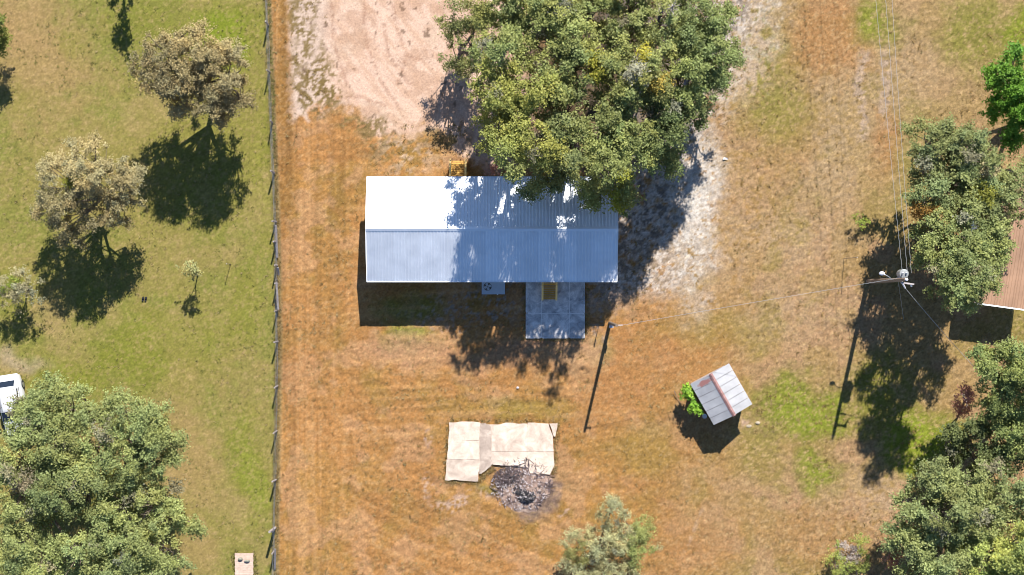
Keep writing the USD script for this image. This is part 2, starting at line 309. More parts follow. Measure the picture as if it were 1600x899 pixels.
    for cx, cy, rx, ry, a in [(350, 55, 60, 50, .7), (230, 40, 60, 40, .4), (240, 540, 110, 60, .6), (385, 480, 34, 60, .5), (390, 740, 22, 90, .6), (330, 250, 100, 120, .35), (115, 75, 22, 26, .4), (40, 150, 30, 22, .35), (410, 260, 14, 200, .3), (15, 470, 22, 40, .6), (100, 580, 80, 30, .6)]:
        lput(al(142, 146, 52), ell(cx, cy, rx, ry) * a)
    lput(al(140, 158, 44), ell(345, 60, 42, 36) * .6); lput(al(150, 164, 60), ell(390, 745, 14, 60) * .35)
    lput(al(200, 178, 150), ell(35, 570, 44, 14, .8) * .6)
    C = C + (L - C) * west[:, None]
    # the unmown strip under the fence and the dark ploughed edge beside it
    put(al(158, 142, 98), (1 - sstep(3, 8, np.abs(X - fxx - 1))) * .8)
    put(al(178, 132, 74), sstep(6, 12, X - fxx) * (1 - sstep(26, 40, X - fxx)) * (1 - sstep(200, 480, Y)) * .7)
    yard = (1 - west) * (1 - lot)
    # mowing and tyre rows: north-south beside the fence, slanting in the south, level elsewhere
    rows = st(4.2, .09, 0, 101) * (1 - sstep(510, 580, Xw)) + st(.2, 3.4, -.42, 103) * sstep(510, 580, Xw) * sstep(690, 780, Yw) * (1 - sstep(860, 960, Xw))
    wv = (1 - sstep(510, 580, Xw)) + sstep(510, 580, Xw) * sstep(690, 780, Yw) * (1 - sstep(860, 960, Xw))
    hz = (.5 + (st(.28, 3.0, .06, 107) - .5) * (1 - sstep(860, 1080, Xw))) * (1 - wv); ev = st(2.0, .3, .08, 109) * sstep(1000, 1200, Xw)
    r = rows + hz
    C *= (1 + yard * ((r - .5) * .75 * np.where(wv > .5, 1, .6) + (ev - .35) * .1 * (ev > 0)))[:, None]
    put(al(218, 170, 116), yard * sstep(.6, .72, r) * .4)
    arc = np.zeros(len(P))
    for cx, cy, rad in [(540, 850, 46), (540, 850, 62), (560, 830, 92), (560, 830, 100), (640, 470, 150), (650, 480, 120)]:
        dd = np.abs(np.hypot(Xw - cx, Yw - cy) - rad); arc = np.maximum(arc, (1 - sstep(1, 3.5, dd)) * sstep(.42, .56, ng))
    arc = arc * yard * (Y > 460) * (X < 700)
    put(al(214, 164, 108), arc * .35)
    # grain: straw, clods, little dark gaps
    grain = fb(7.5, 2, 131); fine = fb(12, 1, 137)
    calm = 1 - .65 * lot; C *= (1 + ((grain - .5) * .4 + (fine - .5) * .22) * calm)[:, None]
    straw = sstep(.64, .74, st(9, 3.5, .5, 139, 2)) + sstep(.64, .74, st(3.5, 9, .3, 149, 2))
    put(al(226, 190, 138), straw * .38 * (1 - lot) * (.6 + .6 * east))
    C = np.clip(C, .01, .8)
    farw = sstep(0, 3, np.maximum(np.abs(P[:, 0]) - 38.5, np.abs(P[:, 1]) - 22.5))[:, None]; plainc = np.where(west[:, None] > .5, al(165, 150, 84), np.where(X[:, None] > 1050, al(190, 156, 100), yd)); C = C + (plainc - C) * farw
    # relief
    infield = (np.abs(P[:, 0]) < 40) & (np.abs(P[:, 1]) < 24)
    z = .05 * (fb(.8, 3, 151) - .5) + yard * (.055 * (fb(2.6, 3, 157) - .5) + .05 * (r - .5) + .10 * (fb(5.2, 2, 163) - .5) - .03 * arc) + west * .035 * (fb(5.5, 2, 167) - .5)
    z += lot * (.03 * (fb(2.0, 4, 173) - .5) + .02 * (fb(6, 2, 179) - .5))
    z += .12 * (1 - sstep(.2, 1.2, np.hypot((X - 908) / 22, (Y - 572) / 12))) - .22 * (1 - sstep(.0, 1.0, np.hypot((X - 910) / 8, (Y - 578) / 4)))
    flat = np.zeros(len(P))
    for x0, x1, y0, y1 in [(560, 975, 270, 450), (818, 918, 438, 532), (692, 876, 654, 756), (362, 402, 860, 960), (1080, 1172, 572, 660), (1512, 1640, 240, 486)]:
        flat = np.maximum(flat, sstep(x0 - 8, x0 + 4, X) * (1 - sstep(x1 - 4, x1 + 8, X)) * sstep(y0 - 8, y0 + 4, Y) * (1 - sstep(y1 - 4, y1 + 8, Y)))
    z = z * (1 - flat) - .03 * flat
    P[:, 2] = np.where(infield, z, 0)
    ny, nx = shp; idx = np.arange(ny * nx).reshape(ny, nx)
    q = np.stack([idx[:-1, :-1], idx[:-1, 1:], idx[1:, 1:], idx[1:, :-1]], -1).reshape(-1, 4)
    return P, q, C, west, lot, np.clip(.46 - .34 * lot - .18 * west + .1 * east, .1, 1)
GROUND = mat('ground_soil_and_grass', {'a2': ('attribute', {'attribute': 'coarse'}), 'a': ('attribute', {'attribute': 'tint'}), 'g': ('geometry', {}),
        'n': ('noise_texture', {'scale': 6.5, 'detail': 7, 'roughness': .76}), 'n3': ('noise_texture', {'scale': 4.2, 'detail': 3, 'roughness': .62, 'distortion': .8}),
        'v3': ('rgb_ramp', {'ramp': [(.30, (.50, .48, .46)), (.40, (.86, .86, .85)), (.52, (1, 1, 1)), (.60, (1.12, 1.12, 1.12)), (.68, (1.5, 1.5, 1.52))]}), 'mx3': ('mix_color', {'blend_type': 'multiply', 'fac': .85, 'use_clamp': False}), 'n2': ('noise_texture', {'scale': 26, 'detail': 3, 'roughness': .7}),
        'v': ('rgb_ramp', {'ramp': [(.28, (.6, .6, .6)), (.42, (.86, .86, .86)), (.55, (1.03, 1.03, 1.03)), (.72, (1.32, 1.3, 1.26))]}),
        'mx': ('mix_color', {'blend_type': 'multiply', 'fac': 1.0, 'use_clamp': False}),
        's': ('math', {'math_type': 'add'}), 'b': ('bump', {'strength': 1.0, 'distance': .10}),
        'p': ('principled_bsdf', {'roughness': .95, 'specular_ior_level': .1})},
    [('a.color', 'mx.a'), ('g.position', 'n.vector'), ('g.position', 'n2.vector'), ('n.fac', 'v.fac'), ('v.color', 'mx.b'), ('a2.fac', 'mx3.fac'), ('a2.fac', 'b.strength'), ('g.position', 'n3.vector'), ('n3.fac', 'v3.fac'), ('mx.result', 'mx3.a'), ('v3.color', 'mx3.b'), ('mx3.result', 'p.base_color'),
     ('n.fac', 's.value1'), ('n2.fac', 's.value2'), ('s.value', 'b.height'), ('b.normal', 'p.normal')], 'p.BSDF')
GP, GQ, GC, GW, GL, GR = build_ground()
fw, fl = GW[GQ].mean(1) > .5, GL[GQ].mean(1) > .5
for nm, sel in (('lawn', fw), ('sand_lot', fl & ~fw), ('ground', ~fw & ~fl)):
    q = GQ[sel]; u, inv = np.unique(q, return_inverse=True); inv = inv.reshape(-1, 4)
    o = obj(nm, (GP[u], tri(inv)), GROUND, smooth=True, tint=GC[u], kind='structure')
    UsdGeom.PrimvarsAPI(stage.GetPrimAtPath(o.path)).CreatePrimvar('coarse', Sdf.ValueTypeNames.FloatArray, 'vertex').Set(Vt.FloatArray.FromNumpy(GR[u].astype(np.float32)))

# ------------------------------------------------------------------ trees
def quads(P, N, L, W, rng, bend=0):
    n = len(P); t = rng.normal(size=(n, 3)); t -= (t * N).sum(1, keepdims=True) * N; t /= np.linalg.norm(t, axis=1, keepdims=True) + 1e-9
    b = np.cross(N, t); L, W = np.broadcast_to(L, n)[:, None], np.broadcast_to(W, n)[:, None]
    V = np.stack([P - t * L / 2, P + b * W / 2 + t * L * .1, P + t * L / 2, P - b * W / 2 + t * L * .1], 1).reshape(-1, 3)
    i = np.arange(n)[:, None] * 4
    return V, np.vstack([i + [0, 1, 2], i + [0, 2, 3]])
def unit(v): return v / (np.linalg.norm(v, axis=-1, keepdims=True) + 1e-9)
TREES_LEAVES = [0]
LEAFK = .84; LEAFM = 2.6; LEAFS = .68; LEAFD = 1.5
def tree(name, label, category, base, subs, col, group=None, seed=0, leaf=.2, dens=520, clump=.62, accents=(), trunk_r=.22, hole=.0, limbs=16, droop=0., colvar=.13, bark=None, upmix=.55, greys=.03, grow=1.0, spread=1.0, trunks=None, gapcol=None):
    """subs: crowns as (photo x, photo y, radius in photo pixels, top height, thickness); col: sunlit picture colour;
    accents: (photo x, y, radius, colour) differently coloured clumps"""
    rng = np.random.default_rng(seed)
    b = G(*base) if len(base) == 2 else np.array(base, float)
    T = thing(name, label, category, (b[0], b[1], 0), group)
    Vs, Fs, Cs, n0, tubes = [], [], [], 0, []
    cents = []
    for (px, py, r, top, thick) in subs:
        r *= grow; top -= 1.2 * rng.random() * min(1, top / 8); r *= .86 + .18 * rng.random(); sub_v = .82 + .36 * rng.random(); sub_h = np.clip(rng.normal(), -1.5, 1.5) * .2
        cz = top - thick / 2; c = G(px, py, cz); R = r / K * (1 - cz / H); rz = thick / 2
        cents.append((c, R))
        m = max(6, int(LEAFM * (R / clump) ** 2 * (1 + rz / max(R, .1)) / 2 * (1 - hole)))
        d = unit(rng.normal(size=(m, 3))); d[:, 2] = np.where(d[:, 2] < -.35, -d[:, 2], d[:, 2])
        rad = (.55 + .5 * rng.random(m) ** .8) * (.72 + .75 * (meshkit.noise(d * 1.9 + px, seed) - .15))
        Q = c + d * rad[:, None] * [R, R, rz]
        cr = clump * (.6 + .75 * rng.random(m)) * spread
        cdir = unit(d * [1, 1, .8] + [0, 0, .5])
        cnt = np.maximum(4, (dens * LEAFD * cr ** 2 * (.75 + .5 * rng.random(m))).astype(int)); tot = cnt.sum(); k = np.repeat(np.arange(m), cnt)
        e = unit(rng.normal(size=(tot, 3))); e = unit(e + cdir[k] * .55)
        rr = cr[k] * rng.random(tot) ** .45
        # the twig structure: leaves sit along the shoots that fan out of each clump
        ns_ = 12
        shoot = unit(rng.normal(size=(m, ns_, 3)) + cdir[:, None] * .85); slen = .65 + .75 * rng.random((m, ns_)); si = rng.integers(0, ns_, tot); sh = shoot[k, si]; tt = rng.random(tot) ** .6
        P = Q[k] + (sh * (tt * slen[k, si])[:, None] + rng.normal(size=(tot, 3)) * .17) * cr[k][:, None] * [1, 1, .72]
        P[:, 2] -= droop * (rr / cr[k]) * cr[k] * rng.random(tot)
        P[:, 2] = np.maximum(P[:, 2], .08 + .25 * rng.random(tot))
        N = unit(cdir[k] * .45 + rng.normal(size=(tot, 3)) * .5 + [0, 0, upmix])
        sz = leaf * LEAFS * (.6 + .8 * rng.random(tot))
        v, f = quads(P, N, sz, sz * (.5 + .3 * rng.random(tot)), rng)
        base_c = lin(*col)
        cc = np.tile(base_c, (m, 1)) * (1 + (rng.random((m, 1)) - .5) * 2 * colvar)
        gr = rng.random(m) < greys; cc[gr] = lin(152, 148, 116) * (.7 + .5 * rng.random((gr.sum(), 1))); cc *= sub_v; warm = (rng.random(m) - .5) + sub_h * .6; cc *= 1 + warm[:, None] * np.array([.28, .06, -.22]) * colvar / .2
        for ax, ay, ar, ac in accents:
            qx, qy = 800 + Q[:, 0] * K / (1 - Q[:, 2] / H), 449.5 - Q[:, 1] * K / (1 - Q[:, 2] / H)
            sel = np.hypot(qx - ax, qy - ay) < ar * (.7 + .6 * rng.random(m)); cc[sel] = lin(*ac) * (.8 + .4 * rng.random((sel.sum(), 1)))
        lc = cc[k] * (1 + (rng.random((tot, 1)) - .5) * .4)
        Vs.append(v); Fs.append(f + n0); n0 += len(v); Cs.append(np.repeat(lc * LEAFK, 4, 0))
        for i in rng.permutation(m)[:min(m, limbs)]:
            tubes.append((c - [0, 0, rz * .55], Q[i], R))
    TREES_LEAVES[0] += n0 // 4
    # trunks: one, or one per given stem
    wood = []
    stems = trunks or [(base, len(subs))]
    cen = np.array([c for c, _ in cents]); mid = cen.mean(0)
    sp = [(G(*s[0]) if len(s[0]) == 2 else np.array(s[0], float)) for s in stems]
    for s0 in sp:
        s0 = np.array([s0[0], s0[1], -.1]); near = cen[np.argsort(np.hypot(*(cen - s0)[:, :2].T))[:max(1, len(cen) // len(sp))]].mean(0)
        fork = s0 * .75 + near * .25; fork[2] = max(.3, near[2] * .42)
        j = rng.normal(size=3) * .12; j[2] = 0
        wood.append(tube([s0, s0 * .97 + fork * .03 + [0, 0, .15], (s0 + fork) / 2 + j, fork], [trunk_r * 1.5, trunk_r * 1.1, trunk_r * .9, trunk_r * .75], 8))
    forks = [np.array(w[0][-1]) for w in wood]
    for c, R in cents:
        fk = min(forks, key=lambda q: np.hypot(*(q - c)[:2])); e = c - [0, 0, .15 * R]; mm = (fk + e) / 2 + rng.normal(size=3) * .18 * R + [0, 0, .12 * R]
        wood.append(tube([fk - [0, 0, .12], mm, e], [trunk_r * .62, trunk_r * .42, trunk_r * .22], 6))
    for a, e, R in tubes:
        mm = (a + e) / 2 + rng.normal(size=3) * .12 * R; wood.append(tube([a, mm, e], [trunk_r * .24, trunk_r * .15, trunk_r * .05 + .006], 4, False))
    obj('trunk', cat(*wood), bark or BARK, T, smooth=True)
    obj('crown', (np.vstack(Vs), np.vstack(Fs)), LEAF, T, tint=np.clip(np.vstack(Cs), .005, .75))
    return T
OAK_L = (156, 163, 98); OAK_F = (150, 155, 88)

# the two tan oaks, the sapling and the pale bush on the western lawn
tree('oak_tree', 'rounded tan brown oak on the lawn throwing a dark shadow beside the wire fence', 'tree', (340, 150),
     [(262, 95, 44, 8.8, 4.6), (310, 90, 48, 9.8, 5.6), (350, 120, 44, 9.4, 5.6), (372, 152, 30, 8.2, 4.4), (300, 140, 42, 8.8, 5), (242, 125, 24, 7.2, 3.2), (340, 165, 25, 7.4, 4.0), (290, 165, 21, 6.8, 3.4)],
     (168, 151, 104), seed=1, greys=0, grow=1.08, leaf=.16, dens=640, clump=.5, trunk_r=.24, colvar=.12)
tree('oak_tree', 'thin grey tan oak with gaps in its crown on the western lawn', 'tree', (172, 310),
     [(105, 285, 42, 7.2, 3.6), (150, 265, 40, 8.0, 4.0), (190, 290, 32, 7.2, 3.6), (130, 330, 42, 7.2, 3.8), (85, 325, 26, 5.4, 2.4), (185, 325, 26, 5.6, 2.4), (105, 358, 20, 4.6, 2.0)],
     (170, 156, 110), seed=2, greys=0, grow=1.15, leaf=.16, dens=640, clump=.5, trunk_r=.18, hole=.0, colvar=.14, accents=[(115, 283, 12, (140, 140, 50))])
tree('sapling', 'small pale leaved sapling standing alone on the lawn near a thin stake', 'sapling', (309, 430),
     [(296, 418, 15, 3.0, 1.2), (310, 424, 11, 2.7, .9), (302, 432, 9, 2.4, .8)], (166, 162, 104), seed=3, greys=0, leaf=.16, dens=330, clump=.24, trunk_r=.045, limbs=8)
tree('bush', 'sparse pale drooping bush at the left edge above the white car', 'bush', (46, 452),
     [(22, 445, 28, 3.9, 1.9), (42, 456, 20, 3.6, 1.8), (16, 462, 20, 3.0, 1.6)], (160, 153, 116), seed=4, greys=0, grow=1.1, leaf=.14, dens=420, clump=.36, trunk_r=.07, droop=.6, hole=.1, accents=[(14, 440, 12, (150, 165, 60))])
tree('conifer', 'dark conifer cut off by the top left corner of the lawn', 'tree', (-12, 62), [(-26, 40, 36, 6.5, 4.6), (-20, 70, 26, 4.0, 3.0)], (128, 134, 60), seed=5, leaf=.2, dens=520, clump=.5)
tree('cypress', 'narrow tree beyond the top edge of the lawn known by its shadow', 'tree', (194, -92), [(198, -112, 15, 5.6, 3.6), (198, -116, 13, 7.4, 2.8), (198, -120, 8, 8.8, 2.2)], (120, 130, 60), seed=6, leaf=.2, dens=620, clump=.34, trunk_r=.1)
# the sage green live oaks in the lower left
g1 = 'live oaks in the lower left corner'
tree('live_oak', 'sage green live oak beside and partly over the white car', 'tree', (95, 670),
     [(72, 650, 38, 8.0, 4), (82, 625, 38, 8.2, 4), (110, 640, 34, 7.6, 3.6), (80, 695, 44, 9, 4.5), (28, 722, 40, 8.6, 4.2), (46, 655, 24, 7, 3), (22, 676, 18, 6.4, 2.6), (36, 640, 14, 6, 2.4), (100, 690, 40, 8.8, 4.4), (78, 608, 22, 6.6, 2.6), (130, 628, 18, 6, 2.4)], OAK_L, g1, seed=7, dens=470, leaf=.19,
     accents=[(25, 770, 22, (165, 150, 120))])
tree('live_oak', 'sage green live oak with a tall lobe nearest the fence side of its grove', 'tree', (215, 690),
     [(200, 650, 38, 8.6, 4.2), (235, 655, 34, 8.4, 4.2), (255, 690, 34, 8.0, 4), (160, 690, 42, 9, 4.4), (210, 700, 42, 9.2, 4.4), (150, 655, 30, 8, 3.6), (240, 725, 32, 7.4, 3.8), (190, 735, 36, 8.8, 4)], OAK_L, g1, seed=8, dens=470, leaf=.19)
tree('live_oak', 'broad live oak at the bottom left with rust brown dead sprigs in a gap', 'tree', (90, 800),
     [(30, 770, 44, 9, 4.4), (85, 755, 46, 9.4, 4.6), (130, 770, 40, 9, 4.4), (40, 840, 46, 9.2, 4.6), (20, 885, 44, 8.8, 4.4), (140, 735, 36, 9, 4.2), (60, 890, 42, 8.6, 4.2), (118, 868, 36, 8.6, 4.2)], OAK_L, g1, seed=9, dens=470, leaf=.19,
     accents=[(106, 815, 8, (196, 112, 70)), (90, 842, 8, (200, 110, 66)), (22, 768, 20, (170, 152, 128))])
tree('live_oak', 'sage green live oak at the bottom edge between its grove and the plank walk', 'tree', (215, 830),
     [(190, 790, 42, 9, 4.4), (235, 790, 38, 8.6, 4.2), (270, 810, 30, 7.8, 3.8), (160, 840, 42, 9, 4.4), (210, 850, 44, 9, 4.4), (250, 860, 38, 8.4, 4.2), (180, 895, 44, 8.8, 4.4), (240, 900, 40, 8.2, 4), (300, 818, 12, 6.4, 2)], OAK_L, g1, seed=10, dens=470, leaf=.19)
# the big grove north of the house
g2 = 'trees of the grove behind the mobile home'
tree('grove_tree', 'low grey green tree at the sandy western edge of the grove', 'tree', (722, 80),
     [(712, 35, 32, 5.6, 3), (735, 70, 34, 6.0, 3.2), (715, 95, 24, 5.0, 2.6), (745, 20, 34, 6.4, 3.4), (738, 112, 22, 5.2, 2.4)], (138, 140, 82), g2, hole=.1, seed=11, leaf=.17, dens=440)
tree('grove_tree', 'tall olive tree beside the sand at the top of the grove', 'tree', (790, 60),
     [(785, 20, 46, 11.5, 5), (830, 10, 46, 12, 5), (780, 85, 42, 13.4, 5), (830, 60, 46, 12.6, 5), (860, 20, 40, 12.4, 5), (825, -45, 40, 11.5, 5)], OAK_F, g2, hole=.1, seed=12, dens=460)
tree('grove_tree', 'yellow green tree nearest the yellow north steps with bright tips', 'tree', (800, 215),
     [(770, 140, 34, 13.6, 4.6), (800, 165, 36, 12.6, 5), (830, 150, 36, 13, 5), (775, 185, 26, 10, 4), (815, 205, 32, 12.4, 5), (840, 228, 34, 13.6, 5), (790, 238, 28, 13.2, 4.4), (768, 215, 20, 12, 4)], (156, 158, 80), g2, hole=.1, seed=13, dens=460,
     accents=[(832, 98, 12, (180, 112, 70))])
tree('grove_tree', 'olive tree with the reddish dead clump in the middle of the grove', 'tree', (880, 110),
     [(870, 85, 40, 12.6, 5), (905, 60, 42, 12.8, 5), (900, 105, 40, 13, 5), (935, 95, 40, 13, 5), (870, 130, 36, 12.8, 5), (920, 20, 42, 12.2, 5), (960, -30, 50, 12, 5), (905, -30, 46, 12, 5)], OAK_F, g2, hole=.1, seed=14, dens=460,
     accents=[(832, 98, 16, (172, 108, 66)), (958, 30, 8, (140, 92, 60)), (938, 122, 12, (150, 105, 60)), (930, 108, 13, (160, 155, 60))])
tree('grove_tree', 'leafy tree whose boughs hang over the middle of the metal roof', 'tree', (900, 230),
     [(885, 175, 34, 13, 5), (870, 205, 30, 12.6, 4.6), (895, 225, 34, 12.8, 5), (890, 258, 26, 13.6, 4.4), (862, 262, 24, 10.5, 4), (850, 282, 22, 8, 3), (835, 297, 14, 6.4, 2), (875, 285, 18, 8.4, 3), (815, 258, 24, 13.4, 4)], (142, 148, 88), g2, hole=.1, seed=15, dens=460)
tree('grove_tree', 'tall tree whose yellowish lower boughs cover the roof corner', 'tree', (950, 220),
     [(950, 190, 40, 13, 5), (975, 165, 36, 12.6, 5), (960, 225, 38, 13, 5), (985, 215, 32, 12, 4.6), (950, 262, 32, 13.8, 5), (985, 250, 30, 11, 4.4), (960, 290, 26, 9.5, 4), (930, 300, 18, 7.8, 3), (975, 305, 18, 8, 3), (970, 325, 12, 6.5, 2.4), (920, 312, 12, 6.5, 2.2)], (146, 152, 86), g2, hole=.1, seed=16, dens=460,
     accents=[(968, 318, 16, (165, 165, 60)), (965, 285, 10, (165, 165, 65))])
tree('grove_tree', 'grey green tree with yellow clump at the centre top of the grove', 'tree', (1010, 100),
     [(985, 60, 42, 12.6, 5), (1020, 95, 40, 12.4, 5), (1000, 125, 36, 12.4, 5), (985, 15, 42, 12, 5), (1030, 40, 40, 12, 5), (975, 110, 32, 12.8, 5), (1025, 135, 30, 11.6, 4.6)], (146, 150, 86), g2, hole=.1, seed=17, dens=460,
     accents=[(1000, 80, 10, (178, 168, 62)), (1022, 132, 15, (186, 164, 76)), (992, 108, 14, (172, 168, 140))])
tree('grove_tree', 'bright green tree at the eastern edge of the grove by the pale path', 'tree', (1080, 100),
     [(1075, 60, 40, 11.4, 5), (1110, 75, 38, 10.6, 4.8), (1120, 105, 30, 9.6, 4.4), (1075, 105, 38, 11.4, 5), (1100, 130, 30, 10, 4.4), (1060, 140, 32, 10.8, 4.6), (1135, 90, 20, 8.6, 3.6), (1080, 20, 40, 11, 5), (1115, 35, 34, 10, 4.4)], (142, 152, 88), g2, hole=.1, seed=18, dens=460)
tree('grove_tree', 'dark green tree on the south east side of the grove over white sand', 'tree', (1040, 190),
     [(1040, 175, 34, 10.6, 4.6), (1075, 165, 28, 9.8, 4.2), (1060, 200, 26, 10.0, 4), (1025, 215, 30, 10.4, 4.4), (1040, 245, 22, 9, 3.6), (1015, 255, 22, 9, 3.6), (1085, 185, 16, 8.6, 3)], (124, 136, 80), g2, hole=.1, seed=19, dens=460)
tree('dead_tree', 'bare grey dead branches at the top of the grove', 'tree', (1040, -10), [(1052, 10, 20, 13.2, 1.6)], (186, 170, 150), g2, hole=.1, seed=20, leaf=.09, dens=60, clump=.34, trunk_r=.14, bark=DEADBARK, limbs=40)
# east side
tree('oak_tree', 'mixed green oak leaning over the corner of the brown roof', 'tree', (1478, 460),
     [(1470, 395, 34, 11, 4.6), (1500, 420, 34, 13, 5), (1525, 400, 30, 9.8, 4.4), (1497, 458, 26, 12.8, 4.6), (1522, 442, 30, 13.2, 4.8), (1460, 355, 32, 9.4, 4.4), (1505, 370, 34, 10.4, 4.6), (1545, 375, 24, 9, 3.6), (1480, 440, 22, 11.5, 4)], (142, 150, 88), None, grow=1.06, seed=21, dens=500,
     accents=[(1440, 335, 13, (170, 128, 60)), (1445, 360, 10, (166, 140, 60))])
tree('oak_tree', 'wide green oak between the brown roof and the open eastern yard', 'tree', (1465, 290),
     [(1455, 225, 38, 8.6, 4.4), (1490, 240, 40, 9.4, 4.6), (1520, 250, 36, 9, 4.4), (1450, 270, 36, 8.8, 4.4), (1490, 290, 40, 9.6, 4.6), (1530, 295, 34, 9, 4.2), (1450, 315, 34, 9, 4.2), (1560, 310, 32, 8.6, 4), (1585, 325, 26, 8, 3.6), (1540, 335, 28, 8.6, 3.6), (1580, 285, 24, 8, 3.4), (1505, 325, 32, 9.4, 4.4)], (142, 150, 92), None, seed=22, dens=480,
     accents=[(1440, 330, 14, (172, 130, 62)), (1535, 305, 14, (150, 150, 60)), (1545, 270, 12, (176, 164, 120))])
tree('pine_tree', 'vivid green bushy tree at the upper right edge with black shadow side', 'tree', (1600, 150),
     [(1580, 115, 32, 8.0, 3.6), (1600, 140, 36, 8.6, 4), (1570, 145, 28, 7.2, 3.4), (1605, 180, 30, 7, 3.6), (1590, 205, 24, 5.8, 2.6), (1562, 125, 20, 6.4, 3), (1562, 172, 18, 5.6, 2.8)], (108, 150, 46), None, greys=0, seed=23, dens=620, leaf=.22)
g3 = 'oaks in the lower right corner'
tree('oak_tree', 'green oak below the brown roofed building with dead russet twigs on its side', 'tree', (1560, 630),
     [(1545, 570, 32, 8.6, 4.2), (1580, 565, 34, 9, 4.4), (1600, 600, 36, 9.2, 4.4), (1560, 610, 34, 9, 4.4), (1590, 650, 34, 8.6, 4.2), (1555, 650, 26, 7.6, 3.6), (1600, 690, 30, 7.6, 3.6), (1570, 685, 24, 7, 3.2)], (142, 152, 86), g3, grow=1.1, seed=24, dens=500,
     accents=[(1520, 630, 20, (150, 92, 78))])
tree('dead_tree', 'small russet dead leaved tree against the dark side of the right oak', 'tree', (1508, 625),
     [(1507, 618, 18, 5.0, 2.6), (1500, 640, 13, 3.8, 2)], (186, 124, 104), None, seed=25, greys=0, leaf=.15, dens=420, clump=.36, trunk_r=.08, bark=DEADBARK)
tree('oak_tree', 'dark low oak in the shade between the two big right hand crowns', 'tree', (1500, 690),
     [(1485, 690, 26, 6, 3), (1515, 685, 28, 6.4, 3), (1545, 700, 30, 6.8, 3.2), (1580, 715, 30, 7, 3.2), (1525, 715, 24, 6, 3)], (112, 122, 72), g3, grow=1.1, seed=26, dens=480)
tree('oak_tree', 'large sage green oak filling the lower right corner', 'tree', (1490, 810),
     [(1460, 750, 36, 8.4, 4.2), (1500, 760, 40, 9, 4.6), (1545, 765, 40, 9.2, 4.6), (1590, 775, 40, 9, 4.6), (1430, 800, 34, 8.2, 4.2), (1475, 805, 42, 9.4, 4.6), (1525, 815, 42, 9.4, 4.6), (1575, 820, 38, 9, 4.4), (1420, 845, 34, 8, 4), (1460, 855, 40, 9, 4.4), (1505, 865, 40, 9, 4.4), (1430, 890, 38, 8.4, 4.2), (1480, 905, 40, 8.8, 4.4)], (148, 156, 96), g3, grow=1.1, seed=27, dens=480,
     accents=[(1394, 866, 10, (160, 118, 98))])
tree('oak_tree', 'lime yellow leaved tree at the bottom right corner', 'tree', (1570, 880),
     [(1548, 872, 32, 10.6, 4.4), (1580, 862, 34, 11, 4.6), (1600, 890, 34, 11, 4.6), (1562, 905, 34, 10.6, 4.4)], (172, 178, 92), g3, grow=1.1, seed=28, dens=500, leaf=.22)
tree('shrub', 'round yellow green shrub with a bare grey twiggy middle', 'shrub', (1325, 868),
     [(1310, 858, 17, 2.2, 1.6), (1345, 850, 17, 2.2, 1.6), (1350, 875, 18, 2.2, 1.6), (1340, 898, 18, 2.1, 1.6), (1308, 885, 18, 2.1, 1.6), (1330, 870, 18, 2.3, 1.5)], (166, 172, 86), seed=29, leaf=.13, dens=560, clump=.3, trunk_r=.05,
     accents=[(1327, 862, 17, (176, 162, 150))], bark=DEADBARK)
tree('shrub', 'silvery green bushy shrub standing alone at the bottom centre', 'shrub', (930, 855),
     [(955, 800, 24, 5.2, 3), (985, 825, 34, 5.4, 3.2), (1000, 850, 24, 4.8, 2.8), (945, 850, 32, 5, 3.2), (970, 870, 36, 5, 3.2), (905, 850, 26, 4.2, 2.6), (915, 885, 30, 4.2, 2.8), (960, 905, 34, 4.6, 3), (890, 875, 18, 3.4, 2)], (182, 178, 128), seed=30, leaf=.13, dens=620, clump=.42, trunk_r=.1, upmix=.5,
     accents=[(1005, 825, 20, (160, 165, 96)), (1000, 870, 22, (150, 158, 90)), (900, 865, 18, (140, 138, 80))])

tree('brush_pile', 'reddish dead brush heap at the house wall beside the north steps', 'brush pile', (769, 268), [(764, 266, 10, 1.1, .9), (775, 267, 9, 1.0, .8)], (196, 138, 116), seed=31, leaf=.13, dens=420, clump=.22, trunk_r=.03, bark=DEADBARK, limbs=30)
# tufts of dry grass, uncountable
rng = np.random.default_rng(404)
n = 14000; tx, ty = rng.uniform(-37.5, 37.5, n), rng.uniform(-21.5, 21.5, n); X_, Y_ = 800 + K * tx, 449.5 - K * ty
dn = meshkit.fbm(np.stack([tx * .35, ty * .35, tx * 0], 1), 4, 7); keep = rng.random(n) < sstep(.38, .66, dn) * .95 + .05
blocked = ((X_ > 560) & (X_ < 975) & (Y_ > 272) & (Y_ < 446)) | ((X_ > 815) & (X_ < 920) & (Y_ > 430) & (Y_ < 535)) | ((X_ > 690) & (X_ < 880) & (Y_ > 650) & (Y_ < 805)) | ((X_ > 360) & (X_ < 402) & (Y_ > 858)) | ((X_ > 1075) & (X_ < 1180) & (Y_ > 565) & (Y_ < 670)) | ((X_ > 510) & (X_ < 740) & (Y_ < 190)) | (X_ > 1505) & (Y_ > 240) & (Y_ < 490)
keep &= ~blocked; tx, ty, X_ = tx[keep], ty[keep], X_[keep]
